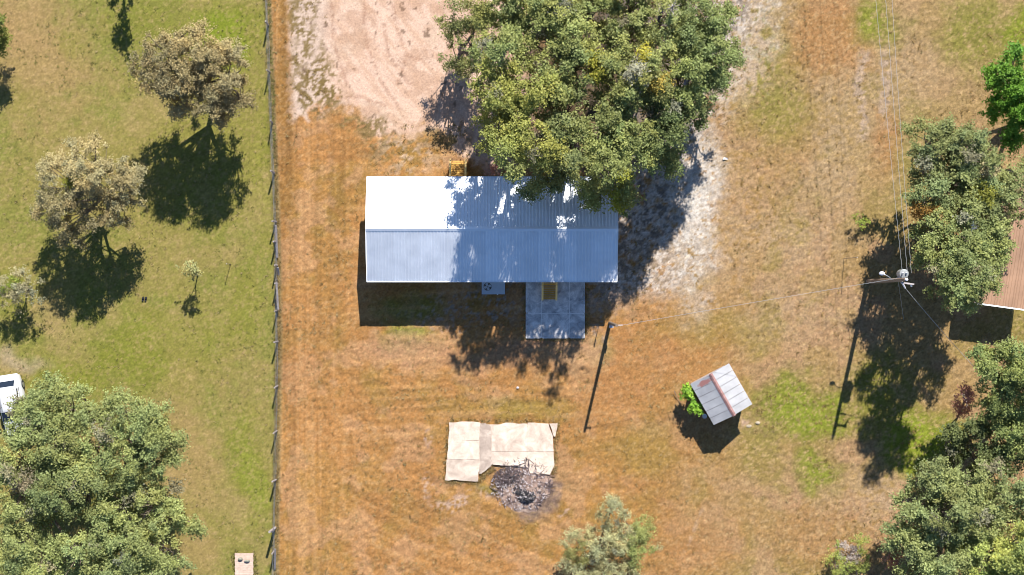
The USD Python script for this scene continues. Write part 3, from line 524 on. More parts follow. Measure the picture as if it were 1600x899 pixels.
for (xa, ya), (xb, yb), q in [((696, 752), (702, 658), 70), ((702, 658), (870, 660), 120), ((871, 662), (864, 742), 80), ((696, 753), (748, 753), 60), ((748, 752), (772, 728), 60), ((820, 530), (915, 530), 70), ((820, 440), (820, 530), 50), ((916, 450), (916, 530), 50), ((1078, 602), (1116, 664), 40), ((366, 862), (366, 899), 40), ((419, 0), (430, 280), 300), ((430, 280), (435, 500), 240), ((435, 500), (430, 899), 420), ((398, 862), (398, 899), 40)]:
    w = rng.random(q); jx, jy = rng.normal(size=q) * 2.2, rng.normal(size=q) * 2.2; ex, ey = xa + (xb - xa) * w + jx, ya + (yb - ya) * w + jy
    tx, ty, X_ = np.append(tx, (ex - 800) / K), np.append(ty, (449.5 - ey) / K), np.append(X_, ex)
n = len(tx); nbl = 7
k = np.repeat(np.arange(n), nbl); ang = rng.random(n * nbl) * 6.283; dirs = np.stack([np.cos(ang), np.sin(ang), .6 + 1.1 * rng.random(n * nbl)], 1); L_ = (.08 + .14 * rng.random(n) * np.where(X_ < 430, .6, 1))[k] * (.6 + .8 * rng.random(n * nbl))
P0 = np.stack([tx[k] + rng.normal(size=n * nbl) * .05, ty[k] + rng.normal(size=n * nbl) * .05, np.full(n * nbl, -.01)], 1); sidev = np.stack([-np.sin(ang), np.cos(ang), 0 * ang], 1) * .022
tv = np.stack([P0 - sidev, P0 + sidev, P0 + unit(dirs) * L_[:, None]], 1).reshape(-1, 3)
wst = X_ < 430; tc_ = 1.1 * np.where(wst[:, None], lin(150, 150, 74), lin(188, 156, 96)) * A * (.7 + .6 * rng.random((n, 1))); hot = rng.random(n) < .3; tc_[hot] = lin(206, 182, 128) * A
obj('dry_grass', (tv, np.arange(len(tv)).reshape(-1, 3)), LEAF, tint=np.repeat(tc_[k], 3, 0), kind='stuff', label='scattered tufts of dry grass over the lawn and yard', category='grass')
# ------------------------------------------------------------------ frond plants
def frond_plant(name, label, base, n, length, height, col, seed, stem=.05):
    rng = np.random.default_rng(seed); b = G(*base); T = thing(name, label, 'plant', (b[0], b[1], 0))
    top = b + [0, 0, height]; obj('trunk', tube([b - [0, 0, .1], b + [.03, .02, height * .5], top], [stem * 1.3, stem, stem * .8], 7), BARK, T, smooth=True)
    for i in range(n):
        a = i / n * 2 * math.pi + rng.normal() * .25; L = length * (.7 + .5 * rng.random()); t = np.linspace(0, 1, 12)[:, None]
        up = .3 + .5 * rng.random(); d = np.array([math.cos(a), math.sin(a), 0])
        c = top + d * L * t + np.array([0, 0, 1]) * L * (up * t - (up + .35) * t ** 2)
        parts = [tube(c, np.linspace(.014, .004, 12), 4, False)]; side = np.array([-d[1], d[0], 0])
        for s in (-1, 1):
            tt = np.linspace(.12, 1, 17); p = np.stack([np.interp(tt, t[:, 0], c[:, q]) for q in range(3)], 1)
            ll = (.16 + .3 * np.sin(tt * 2.6)) * L * .5; tip = p + (side * s + d * .7) * ll[:, None] - [0, 0, .1] * 1 + rng.normal(size=p.shape) * .02
            wv = d * .035; v = np.stack([p - wv, (p + tip) / 2 - wv * 1.3 + [0, 0, .02], tip, (p + tip) / 2 + wv * 1.3 + [0, 0, .02]], 1).reshape(-1, 3)
            k = np.arange(17)[:, None] * 4; parts.append((v, np.vstack([k + [0, 1, 2], k + [0, 2, 3]])))
        m = cat(*parts); obj('frond', m, LEAF, T, tint=np.tile(lin(*col) * .55 * (.8 + .4 * rng.random()), (len(m[0]), 1)))
tree('bush', 'bright lime green leafy bush growing against the low corner of the small shed', 'bush', (1084, 622), [(1078, 610, 9, 2.1, 1.1), (1090, 630, 11, 2.2, 1.2), (1080, 621, 10, 2.4, 1.2), (1070, 612, 6, 1.7, .8), (1086, 640, 7, 1.8, .8)], (156, 196, 66), seed=50, greys=0, leaf=.2, dens=420, clump=.3, trunk_r=.05)
tree('sapling', 'small yellow green sapling alone in the eastern yard left of the overhead lines', 'sapling', (1345, 352), [(1343, 343, 9, 1.5, 1.0), (1349, 350, 8, 1.3, .9)], (160, 172, 76), seed=51, greys=0, leaf=.13, dens=480, clump=.2, trunk_r=.03)

# ------------------------------------------------------------------ mobile home
def panel(p0, u, v, width, ribs, rib_h, rib_w, thick=.012):
    """one metal sheet: p0 its low corner, u along the eave, v up the slope, raised ribs at the given offsets"""
    u = np.asarray(u, float); u /= np.linalg.norm(u); v = np.asarray(v, float); n = np.cross(u, v); n /= np.linalg.norm(n)
    s = [(0, 0)]
    for r in ribs:
        a, b = r - rib_w / 2, r + rib_w / 2
        s += [(max(a, 0), 0), (max(a + rib_w * .28, 0), rib_h), (min(b - rib_w * .28, width), rib_h), (min(b, width), 0)]
    s += [(width, 0)]
    q = [s[0]]
    for c in s[1:]:
        if c[0] > q[-1][0] + 1e-4: q.append(c)
    q = np.array(q); k = len(q)
    top = p0 + q[:, :1] * u + q[:, 1:] * n; bot = p0 + q[:, :1] * u - thick * n
    V = np.vstack([top, top + v, bot, bot + v]); F = []
    for i in range(k - 1):
        F += [[i, i + 1, k + i + 1, k + i], [2 * k + i, 3 * k + i, 3 * k + i + 1, 2 * k + i + 1], [i, 2 * k + i, 2 * k + i + 1, i + 1], [k + i, k + i + 1, 3 * k + i + 1, 3 * k + i]]
    F += [[0, k, 3 * k, 2 * k], [k - 1, 3 * k - 1, 4 * k - 1, 2 * k - 1][::-1]]
    return V, tri(np.array(F))
RX0, RX1, RY0, RY1 = -10.02, 7.24, .42, 7.64; EZ, RZ = 2.85, 3.72; RYM = (RY0 + RY1) / 2
hm = thing('mobile_home', 'long mobile home under a galvanised ribbed gable roof half shaded by trees', 'mobile home', (RX0, RY0, 0))
WX0, WX1, WY0, WY1 = RX0 + .12, RX1 - .12, RY0 + .28, RY1 - .28
obj('skirting', box(WX0 + .03, WX1 - .03, WY0 + .03, WY1 - .03, -.1, .72), SKIRT, hm)
gz = lambda y: EZ - .03 + (RZ - EZ) * (1 - abs(y - RYM) / (RYM - RY0)) - .03
pr = [(WY0, .72), (WY1, .72), (WY1, gz(WY1)), (RYM, gz(RYM)), (WY0, gz(WY0))]
wv = np.array([[x, y, z] for x in (WX0, WX1) for y, z in pr])
obj('wall', (wv, np.array([[0, 2, 1], [0, 3, 2], [0, 4, 3], [5, 6, 7], [5, 7, 8], [5, 8, 9]] + sum([[[i, (i + 1) % 5, 5 + (i + 1) % 5], [i, 5 + (i + 1) % 5, 5 + i]] for i in range(5)], []))), SIDING, hm)
NP = 19; pw = (RX1 - RX0) / NP
for i in range(NP):
    rb = [pw * (j + .5) / 4 for j in range(4)]
    obj('roof_panel', panel(np.array([RX0 + i * pw, RY0, EZ]), (1, 0, 0), (0, RYM - RY0, RZ - EZ), pw - .003, rb, .024, .075), ROOF, hm)
for i in range(NP):
    rb = [pw * (j + .5) / 4 for j in range(4)]
    obj('roof_panel', panel(np.array([RX0 + (i + 1) * pw, RY1, EZ]), (-1, 0, 0), (0, RYM - RY1, RZ - EZ), pw - .003, rb, .024, .075), ROOF, hm)
sl = (RZ - EZ) / (RYM - RY0)
rc = np.array([[x, RYM + d, RZ + .045 - abs(d) * sl + o] for x in (RX0 - .02, RX1 + .02) for d, o in ((-.17, 0), (0, .012), (.17, 0), (.17, -.02), (0, -.01), (-.17, -.02))])
obj('ridge_cap', (rc, tri(np.array([[0, 1, 7, 6], [1, 2, 8, 7], [2, 3, 9, 8], [3, 4, 10, 9], [4, 5, 11, 10], [5, 0, 6, 11]]))), ROOF, hm)
for y in (RY0, RY1):
    s = -1 if y == RY0 else 1
    obj('eave_trim', box(RX0 - .02, RX1 + .02, y + s * .004, y + s * .05, EZ - .13, EZ + .03), ROOF, hm)
for x in (RX0, RX1):
    s = -1 if x == RX0 else 1
    for ya in (RY0, RY1):
        obj('gable_trim', beam((x + s * .027, ya, EZ - .045), (x + s * .027, RYM, RZ - .045), .05, .17), WHITE, hm)
def window(x, y, s, w=.9, z0=1.35, z1=2.35):
    f = obj('window', cat(box(x - w / 2 - .06, x + w / 2 + .06, y, y + s * .04, z1, z1 + .06), box(x - w / 2 - .06, x + w / 2 + .06, y, y + s * .04, z0 - .06, z0),
                          box(x - w / 2 - .06, x - w / 2, y, y + s * .04, z0, z1), box(x + w / 2, x + w / 2 + .06, y, y + s * .04, z0, z1), box(x - w / 2, x + w / 2, y, y + s * .035, (z0 + z1) / 2 - .02, (z0 + z1) / 2 + .02)), WHITE, hm)
    obj('pane', box(x - w / 2, x + w / 2, y + s * .004, y + s * .02, z0, z1), GLASS, f)
for x in (-8.2, -5.6, -2.6, .3, 5.4): window(x, WY0 - .002, -1)
for x in (-8.6, -6.2, -1.2, 1.6, 4.6): window(x, WY1 + .002, 1)
for x, y, s in ((2.62, WY0 - .002, -1), (-3.8, WY1 + .002, 1)):
    d = obj('door', cat(box(x - .44, x + .44, y, y + s * .04, .76, 2.62), box(x - .32, x + .32, y + s * .045, y + s * .055, 1.7, 2.45)), WHITE, hm)
    obj('handle', trimesh.creation.icosphere(2, .035).apply_translation((x + .36, y + s * .08, 1.62)), GALV, d)
obj('service_mast', tube([(6.93, .56, 2.7), (6.93, .56, 4.22), (6.93, .5, 4.3), (6.93, .42, 4.26)], .045, 8), GALV, hm, smooth=True)

def steps(name, label, x0, x1, ywall, ytip, s, wide=2):
    """wooden steps: treads of boards on stringers, posts and hand rails on both sides; s = direction away from the wall"""
    T = thing(name, label, 'steps', ((x0 + x1) / 2, ywall, 0))
    D = abs(ytip - ywall); land = .32 * D; top = .74; nt = 4; run = (D - land) / nt
    nb = 3
    for j in range(nb):
        a = ywall + s * (land * j / nb + .014); b = ywall + s * (land * (j + 1) / nb - .014); obj('deck_board', box(x0 + .05, x1 - .05, a, b, top - .04, top), WOOD_Y, T)
    for i in range(nt):
        z = top - (i + 1) * top / (nt + 1)
        for j in range(wide):
            a = ywall + s * (land + run * i + run * j / wide + .016); b = ywall + s * (land + run * i + run * (j + 1) / wide - .016)
            obj('tread', box(x0 + .05, x1 - .05, a, b, z - .04, z), WOOD_Y, T)
    for x in (x0 + .02, x1 - .02):
        obj('stringer', cat(beam((x, ywall + s * .02, top - .16), (x, ywall + s * land, top - .16), .045, .24), beam((x, ywall + s * land, top - .17), (x, ytip, .04), .045, .24)), WOOD_Y, T)
        for yy, zt in ((ywall + s * .1, top + .92), (ywall + s * land, top + .92), (ytip - s * .08, 1.08)):
            obj('post', box(x - .045, x + .045, yy - .045, yy + .045, -.1, zt), WOOD_YL, T)
        obj('hand_rail', cat(beam((x, ywall + s * .03, top + .94), (x, ywall + s * land, top + .94), .13, .04), beam((x, ywall + s * land, top + .945), (x, ytip + s * .04, 1.1), .13, .04)), WOOD_YL, T)
        obj('side_rail', beam((x, ywall + s * land, top + .5), (x, ytip, .62), .04, .09), WOOD_Y, T)
steps('wooden_steps', 'yellow wooden steps with pale rails on the sandy north side of the mobile home', -4.36, -3.24, WY1 + .06, 9.0, 1)
steps('wooden_steps', 'slatted yellow wooden steps coming down onto the stained concrete patio', 2.12, 3.14, WY0 - .06, -.86, -1)

# air conditioner
ac = thing('air_conditioner', 'pale blue grey package air conditioner under the south eave left of the patio', 'air conditioner', (-1.3, .1, 0))
obj('pad', box(-2.14, -.5, -.48, .64, -.05, .08), PATIO, ac)
obj('housing', cat(box(-2.1, -.52, -.44, .6, .09, .86), box(-2.13, -.49, -.47, .62, .86, .89)), ACPAINT, ac)
fc = np.array([-1.72, .06]); obj('fan_opening', trimesh.creation.cylinder(.29, .006, sections=36).apply_translation((*fc, .8935)), DARK, ac)
fan = obj('fan', cat(*[rot(beam((fc[0] + .05, fc[1], .902), (fc[0] + .26, fc[1], .906), .15, .008), k * 2 * math.pi / 4 + .3, (fc[0], fc[1], 0)) for k in range(4)]), ACPAINT, ac)
obj('guard', cat(*([tube([(fc[0] + r * math.cos(t), fc[1] + r * math.sin(t), .93) for t in np.linspace(0, 2 * math.pi, 33)], .004, 4, False) for r in (.08, .15, .22, .29)] +
                   [tube([fc.tolist() + [.935], [fc[0] + .3 * math.cos(t), fc[1] + .3 * math.sin(t), .92]], .004, 4) for t in np.arange(8) * math.pi / 4])), GALV, ac)
obj('louver', cat(*[box(-1.2, -.6, -.452, -.444, .2 + i * .06, .235 + i * .06) for i in range(10)]), DARK, ac)
obj('pipe', tube([(-1.02, -.5, 0), (-1.02, -.5, .5), (-1.02, -.46, .6)], .035, 8), WHITE, ac)

# patio
pt = thing('patio', 'stained grey concrete patio in house shade under the south steps', 'patio', (3.0, -1.5, 0), kind='structure')
for x0, x1 in ((821.5, 845.2), (846.2, 889.0), (890, 914)):
    for y0, y1 in ((421, 489.5), (490.5, 529)):
        obj('concrete_panel', poly_slab([G(x0, y0)[:2], G(x0, y1)[:2], G(x1, y1)[:2], G(x1, y0)[:2]], -.12, .075 + .006 * ((x0 + y0) % 3), .012, int(x0 + y0)), PATIO, pt)

obj('joint_filler', box(*sorted((G(822.5,0)[0], G(913,0)[0])), *sorted((G(0,528)[1], G(0,422)[1])), -.11, .07), PALEJ, pt)
# ruined slab
sb = thing('concrete_slab', 'broken cream concrete foundation slab beside the burn pile', 'concrete slab', tuple(G(780, 705)), kind='structure')
for pts, m, z in [([(702, 660), (736, 659), (750, 661), (749, 688), (701, 688)], SLABW, .13), ([(700.5, 688.6), (748.6, 688.6), (748, 718), (699, 718)], SLABW, .12), ([(697.5, 718.6), (748, 718.6), (747, 752), (696, 750)], SLAB, .085),
                  ([(750.2, 662), (758, 662), (768, 667), (768, 716), (760, 735), (749.2, 741)], SLABD, .05), ([(769, 667), (790, 661), (824, 662), (823.5, 705), (768.6, 705)], SLAB, .1), ([(824.7, 661), (856, 662), (864, 682), (865, 705), (824.3, 705)], SLAB, .105),
                  ([(768.6, 705.8), (823.5, 705.8), (824, 730), (770, 726)], SLAB, .095), ([(824.4, 705.8), (864.5, 705.8), (866, 726), (860, 742), (826, 738)], SLABW, .09), ([(858.5, 661.5), (871, 662), (868, 682), (865.5, 682)], SLAB, .08), ([(749.4, 718), (768, 718), (768, 728), (752, 741)], SLABD, .06)]:
    obj('concrete_panel', poly_slab([G(*p)[:2] for p in pts], -.12, .12 + (z - .1) * .3, .055, int(pts[0][0]), .06), m, sb)

# burn pile
obj('joint_filler', poly_slab([G(*p)[:2] for p in [(703, 663), (855, 664), (862, 700), (858, 738), (826, 735), (822, 728), (772, 724), (765, 728), (746, 738), (745, 749), (699, 747)]], -.11, .094, 0, 1), SLAB, sb)
rng = np.random.default_rng(77)
bc = G(822, 765); bp = thing('burn_pile', 'heap of ash and charred debris at the edge of the broken slab', 'burn pile', tuple(bc))
rr = np.linspace(0, 1, 26); th = np.linspace(0, 2 * np.pi, 72, endpoint=False)
edge = 1 + .24 * (meshkit.fbm(np.stack([np.cos(th) * 1.6, np.sin(th) * 1.6, th * 0], 1), 3, 5) - .5) * 2
Rg, Tg = np.meshgrid(rr, th, indexing='ij'); ax_ = bc[0] + Rg * np.cos(Tg) * edge * 2.0; ay_ = bc[1] + Rg * np.sin(Tg) * edge * 1.75 + .1
q3 = np.stack([ax_, ay_, 0 * ax_], -1); az_ = .16 * (1 - Rg ** 2) + .1 * (meshkit.fbm(q3 * 2.5, 4, 8) - .4) * (1 - Rg ** 4) - .05 * Rg ** 8 + .02
iv = np.arange(26 * 72).reshape(26, 72); fq = np.stack([iv[:-1], iv[1:], np.roll(iv[1:], -1, 1), np.roll(iv[:-1], -1, 1)], -1).reshape(-1, 4)
ASH = mat('ash', {'g': ('geometry', {}), 'n': ('noise_texture', {'scale': 1.1, 'detail': 8, 'roughness': .7}), 'n2': ('noise_texture', {'scale': 9, 'detail': 6, 'roughness': .75}),
                  'r': ('rgb_ramp', {'ramp': [(.34, (.10, .066, .056)), (.46, (.21, .145, .12)), (.58, (.34, .24, .185)), (.68, (.48, .35, .27))]}), 'v': ('rgb_ramp', {'ramp': [(.3, (.55, .53, .53)), (.5, (1, 1, 1)), (.7, (1.25, 1.22, 1.2))]}),
                  'mx': ('mix_color', {'blend_type': 'multiply', 'fac': 1., 'use_clamp': False}), 'b': ('bump', {'strength': .8, 'distance': .05}), 'p': ('principled_bsdf', {'roughness': .95, 'specular_ior_level': .1})},
          [('g.position', 'n.vector'), ('g.position', 'n2.vector'), ('n.fac', 'r.fac'), ('n2.fac', 'v.fac'), ('r.color', 'mx.a'), ('v.color', 'mx.b'), ('mx.result', 'p.base_color'), ('n2.fac', 'b.height'), ('b.normal', 'p.normal')], 'p.BSDF')
obj('ash_bed', (np.stack([ax_, ay_, az_], -1).reshape(-1, 3), tri(fq)), ASH, bp, smooth=True)
def bits(n, cpx, rpx, zt, lo, hi, wlo, whi, tilt=.5):
    out = []
    for _ in range(n):
        a, r = rng.random() * 2 * math.pi, rng.random() ** .6; p = G(cpx[0] + rpx[0] * r * math.cos(a), cpx[1] + rpx[1] * r * math.sin(a)); z = .1 + zt * (1 - r ** 2) * rng.random() ** .5
        L, w = rng.uniform(lo, hi), rng.uniform(wlo, whi); d = rng.normal(size=3) * [1, 1, tilt]; d /= np.linalg.norm(d); c = p + [0, 0, z]
        out.append(beam(c - d * L / 2, c + d * L / 2, w, w * rng.uniform(.4, 1), up=unit(rng.normal(size=3))))
    return cat(*out)
obj('charcoal_heap', cat(bits(300, (823, 776), (15, 11), .42, .05, .22, .025, .08), bits(150, (812, 767), (14, 9), .25, .05, .2, .02, .07), bits(90, (800, 748), (16, 12), .2, .05, .2, .02, .06), bits(60, (830, 765), (22, 16), .12, .04, .16, .02, .05)), CHAR, bp, kind='stuff')
obj('charred_debris', bits(520, (798, 747), (27, 18), .18, .04, .26, .012, .05), BURNT, bp, kind='stuff')
obj('burnt_sticks', bits(380, (815, 755), (50, 40), .06, .1, .55, .015, .05, .2), BURNT, bp, kind='stuff')
obj('grey_cinders', bits(90, (822, 774), (16, 12), .5, .05, .14, .02, .06), PALEBIT, bp, kind='stuff')
obj('white_ash_bits', bits(460, (812, 762), (46, 36), .2, .03, .16, .015, .05, .3), PALEBIT, bp, kind='stuff')
for i in range(7):
    a = rng.random() * 6.28; p = G(812 + 30 * math.cos(a), 750 + 24 * math.sin(a)); d = np.array([rng.normal(), rng.normal(), rng.normal() * .1]); d /= np.linalg.norm(d); L = rng.uniform(.35, .7)
    obj('burnt_log', tube([p + [0, 0, .14], p + d * L / 2 + [.02, 0, .17], p + d * L + [0, 0, .13]], [.035, .03, .02], 7), BURNT, bp)

# ------------------------------------------------------------------ shed
N_, E_, S_, W_ = G(1139, 568, 2.05), G(1175, 632, 2.05), G(1116, 664.5, 2.05), G(1078.5, 600, 2.05)
ro, re = (N_ + W_) / 2, (E_ + S_) / 2; ro[2] = re[2] = 2.62
sh = thing('shed', 'small tilted shed with silver metal roof and rusty red ridge', 'shed', tuple(((ro + re) / 2) * [1, 1, 0]))
cw = (N_ + E_ + S_ + W_) / 4; ins = lambda p, k=.88: np.array([cw[0] + (p[0] - cw[0]) * k, cw[1] + (p[1] - cw[1]) * k])
cs = [ins(p) for p in (N_, E_, S_, W_)]; rA, rB = ins(ro), ins(re)
sv = np.array([[*c, -.1] for c in cs] + [[*c, 2.08] for c in cs] + [[*rA, 2.56], [*rB, 2.56]])
obj('wall', (sv, np.array([[0, 1, 5], [0, 5, 4], [1, 2, 6], [1, 6, 5], [2, 3, 7], [2, 7, 6], [3, 0, 4], [3, 4, 7], [5, 6, 9], [7, 4, 8], [4, 5, 9], [4, 9, 8], [6, 7, 8], [6, 8, 9]])), WOOD_GREY, sh)
u_ = re - ro; Ls = np.linalg.norm(u_); u_ /= Ls; ns = 6; w_ = Ls / ns
for i in range(ns):
    obj('roof_panel', panel(W_ + (u_ * (Ls - (i + 1) * w_) if False else u_ * i * w_), u_, ro - W_, w_ - .004, [.02, w_ / 2], .022, .06) if False else panel(W_ + u_ * (i + 1) * w_, -u_, ro - W_, w_ - .026, [.04, w_ / 2], .045, .05), SHEDROOF, sh)
for i in range(ns):
    obj('roof_panel', panel(N_ + u_ * i * w_, u_, ro - N_, w_ - .026, [.04, w_ / 2], .045, .05), SHEDROOF, sh)
cx_ = unit(N_ - W_); sd_ = np.array([cx_[0], cx_[1], 0]); sd_ /= np.linalg.norm(sd_); e_ = .57 / np.linalg.norm((ro - W_)[:2])
cp = []
for o in (ro - u_ * .03, re + u_ * .03):
    for d, k in ((-.13, 0), (0, .02), (.13, 0), (.13, -.02), (-.13, -.02)): cp.append(o + sd_ * d + [0, 0, .05 - abs(d) * e_ + k])
obj('ridge_cap', (np.array(cp), tri(np.array([[0, 1, 6, 5], [1, 2, 7, 6], [2, 3, 8, 7], [3, 4, 9, 8], [4, 0, 5, 9]]))), RUST, sh)
mdoor = (cs[1] + cs[2]) / 2; dd = unit(cs[2] - cs[1]); on = np.array([-dd[1], dd[0]]); on = on if on @ (mdoor - cw[:2]) > 0 else -on
a0, b0 = mdoor - dd * .42 + on * .025, mdoor + dd * .42 + on * .025
obj('door', beam((*a0, .95), (*b0, .95), .04, 1.86), WOOD_PINK, sh)

bk = G(1100, 650); bkt = thing('bucket', 'small white bucket on the ground in the shadow of the shed', 'bucket', tuple(bk))
prof = np.array([[0, 0], [.13, 0], [.16, .36], [.172, .36], [.172, .335], [.15, .335], [.145, .33], [.0, .325]])
obj('body', trimesh.creation.revolve(prof, sections=28).apply_translation(bk), BUCKET, bkt, smooth=40)
obj('handle', tube([bk + [.17 * math.cos(t), .04 + .02 * math.sin(t), .34 + .05 * math.sin(t)] for t in np.linspace(0, math.pi, 12)], .006, 5), GALV, bkt)
def lump(name, label, category, px, py, rx, ry, rz, m, seed, group=None):
    s = trimesh.creation.icosphere(3, 1.0); v = s.vertices * (1 + .5 * (meshkit.fbm(s.vertices * 1.7, 3, seed)[:, None] - .5)) * [rx, ry, rz]
    c = G(px, py); T = thing(name, label, category, tuple(c), group); obj('body', (v + c + [0, 0, rz * .45], s.faces), m, T, smooth=True)
lump('stone', 'flat pale stone on the grass just right of the shed shadow', 'stone', 1170, 666, .2, .11, .05, STONE, 3)
lump('stone', 'smaller flat stone between the shed roof corner and the green patch', 'stone', 1184, 661, .17, .11, .05, STONE, 4)
lump('stone', 'small white lump on the dirt below the tree shadows', 'stone', 809, 606, .1, .09, .07, PALEBIT, 5)
# leaning dead stick beside the shed plant
p = G(1053, 611); st_ = thing('stick', 'thin dead stick lying left of the lime fronds near the shed', 'stick', tuple(p))
obj('branch', tube([p + [0, 0, .25], G(1058, 622) + [0, 0, .12], G(1066, 636) + [0, 0, .04]], [.03, .022, .012], 6), BARK, st_)
# litter and slippers
p = G(1133, 248); t_ = thing('litter', 'crumpled white scrap on the bare ground east of the grove', 'litter', tuple(p))
gx, gy = np.meshgrid(np.linspace(-.17, .17, 11), np.linspace(-.06, .06, 6)); qq = np.stack([gx + p[0], gy + p[1] - 1.2 * gx ** 2, .06 + .1 * meshkit.noise(np.stack([gx * 14, gy * 14, gx * 0], -1), 3)], -1).reshape(-1, 3)
ii = np.arange(66).reshape(6, 11); obj('scrap', (qq, tri(np.stack([ii[:-1, :-1], ii[:-1, 1:], ii[1:, 1:], ii[1:, :-1]], -1).reshape(-1, 4))), WHITE, t_, smooth=True)
for k, (x, y, w) in enumerate(((223.6, 467.5, 'left'), (228, 467.5, 'right'))):
    p = G(x, y); T = thing('slipper', f'{w} hand one of two small black slippers lying on the lawn', 'slipper', tuple(p), 'pair of black slippers on the lawn')
    so = Polygon([(-.05, -.14), (.05, -.14), (.06, .04), (.05, .13), (0, .16), (-.05, .13), (-.06, .04)]).buffer(.015); m = trimesh.creation.extrude_polygon(so, .04, engine='earcut')
    obj('sole', rot(m.apply_translation((p[0], p[1], .05)), -.2, p), BLACK, T)
    obj('strap', rot(tube([p + [-.065, .05, .08], p + [-.03, .04, .15], p + [.03, .04, .15], p + [.065, .05, .08]], .03, 6), -.2, p), BLACK, T)

# ------------------------------------------------------------------ plank walk
pk = thing('plank_walk', 'pale wooden plank walk cut off by the bottom edge near the fence', 'boardwalk', tuple(G(382, 890)))
x0, x1 = G(367.5, 0)[0], G(396.5, 0)[0]; y0 = G(0, 864)[1]
for i in range(26): obj('plank', box(x0 + .01 * ((i * 7) % 3), x1 - .012 * ((i * 5) % 3), y0 - i * .15 - .142, y0 - i * .15, .14, .175 + .004 * ((i * 3) % 3)), WOOD_PINK, pk)
for x in (x0 + .1, x1 - .1): obj('joist', box(x - .04, x + .04, y0 - 3.9, y0 - .02, -.05, .14), WOOD_GREY, pk)
lump('stone', 'rounded grey stone at the left on the plank walk', 'stone', 376.5, 873, .17, .11, .12, POTM, 7)
lump('stone', 'longer grey stone at the right on the plank walk', 'stone', 387, 876, .2, .09, .11, POTM, 8)
for nm in ('stone_003', 'stone_004'):
    prim = stage.GetPrimAtPath('/World/' + nm); t = prim.GetAttribute('xformOp:translate').Get(); prim.GetAttribute('xformOp:translate').Set(Gf.Vec3d(t[0], t[1], .175))

# ------------------------------------------------------------------ fence
fe = thing('wire_fence', 'long wire fence on grey wooden posts between lawn and dirt yard', 'fence', tuple(G(433, 449)))
py_ = [-40, 40, 113, 192, 271, 347, 378, 415, 444, 485, 534, 603, 673, 750, 825, 860, 935]; hs = [1.45] * 17; hs[14] = 1.95; hs[7] = 1.5; hs[0] = 1.5
pp = [G(float(fence_x(y)), y) for y in py_]; prng = np.random.default_rng(5)
for p, h in zip(pp, hs):
    d = prng.normal(size=2) * .05; r = .05 + .02 * prng.random() + (.03 if h > 1.6 else 0)
    obj('post', tube([p - [0, 0, .2], p + [d[0] * .5, d[1] * .5, h / 2], p + [d[0], d[1], h]], [r * 1.05, r, r * .92], 9), WOOD_GREY, fe, smooth=40)
wires = []
for a, b in zip(pp[:-1], pp[1:]):
    for k, z in enumerate(np.linspace(.12, 1.2, 8)):
        m = (a + b) / 2 + [prng.normal() * .06, 0, -.03]; wires.append(tube([a + [0, 0, z], m + [0, 0, z], b + [0, 0, z]], .004, 3, False))
    n = max(2, int(np.linalg.norm(b - a) / .3))
    for k in range(1, n): c = a + (b - a) * k / n; wires.append(tube([c + [0, 0, .1], c + [0, 0, 1.2]], .003, 3, False))
obj('wire_mesh', cat(*wires), GALV, fe, kind='stuff')
for (xa, ya, za), (xb, yb, zb) in ((((431, 352, 1.1), (433.5, 403, .12))), ((434, 418, 1.25), (435.5, 430, .8)), ((432, 441, 1.15), (434.8, 484, .5)), ((429, 826, 1.3), (425, 832, 1.1)), ((430, 858, 1.0), (429.5, 890, .1))):
    obj('loose_rail', beam(G(xa, ya, za), G(xb, yb, zb), .13, .05), WOOD_GREY, fe)

# ------------------------------------------------------------------ utility poles and lines
ub = G(1356, 440); uh = 10.2; tl = np.array([.06, .05, 0])
up_ = thing('utility_pole', 'tall brown power pole with grey transformer and lamp in the eastern yard', 'utility pole', tuple(ub))
zz = np.linspace(-.3, uh, 12)
obj('pole', tube(np.stack([ub[0] + .012 * zz, ub[1] + .008 * zz, zz], 1), np.linspace(.17, .12, 12), 12), POLE, up_, smooth=40)
tp = ub + [.012 * uh, .008 * uh, uh]
at = lambda z: ub + np.array([.012 * z, .008 * z, z])
tc = at(7.7) + [.42, .42, 0]
tr = obj('transformer', trimesh.creation.revolve(np.array([[0, -.5], [.25, -.5], [.28, -.46], [.28, .42], [.3, .43], [.3, .47], [.26, .5], [0, .54]]), sections=28).apply_translation(tc), TRANS, up_, smooth=40)
for k in (-1, 1): obj('bushing', trimesh.creation.revolve(np.array([[0, 0], [.06, 0], [.03, .05], [.06, .08], [.03, .12], [.06, .15], [.03, .2], [.0, .22]]), sections=14).apply_translation(tc + [.12 * k, .05, .5]), PORC, tr, smooth=40)
for za, zb in ((7.9, .2), (7.4, -.3)): obj('bracket', beam(at(za), tc + [-.05, -.05, zb], .06, .1), GALV, up_)
obj('top_insulator', trimesh.creation.revolve(np.array([[0, 0], [.05, 0], [.09, .06], [.05, .1], [.09, .15], [.05, .2], [.07, .26], [0, .28]]), sections=16).apply_translation(tp), PORC, up_, smooth=40)
obj('cross_arm', beam(at(9.3) + [-.1, -.18, 0], at(9.3) + [.75, -.3, 0], .1, .12), ARM, up_)
obj('cutout', tube([at(9.0) + [.6, -.3, .2], at(9.0) + [.72, -.42, -.2]], .06, 8), PORC, up_)
obj('guy_strain', tube([at(8.6) + [.15, -.15, 0], at(8.6) + [.45, -.55, -.3]], [.07, .05], 8), PORC, up_)
lampb = at(7.0)
lm = obj('lamp_arm', tube([lampb, lampb + [-.4, .25, .25], lampb + [-.72, .42, .2]], .03, 8), GALV, up_, smooth=True)
obj('lamp_head', trimesh.creation.icosphere(3, 1.0).apply_scale((.2, .13, .11)).apply_translation(lampb + [-.8, .45, .17]), PORC, up_, smooth=True)
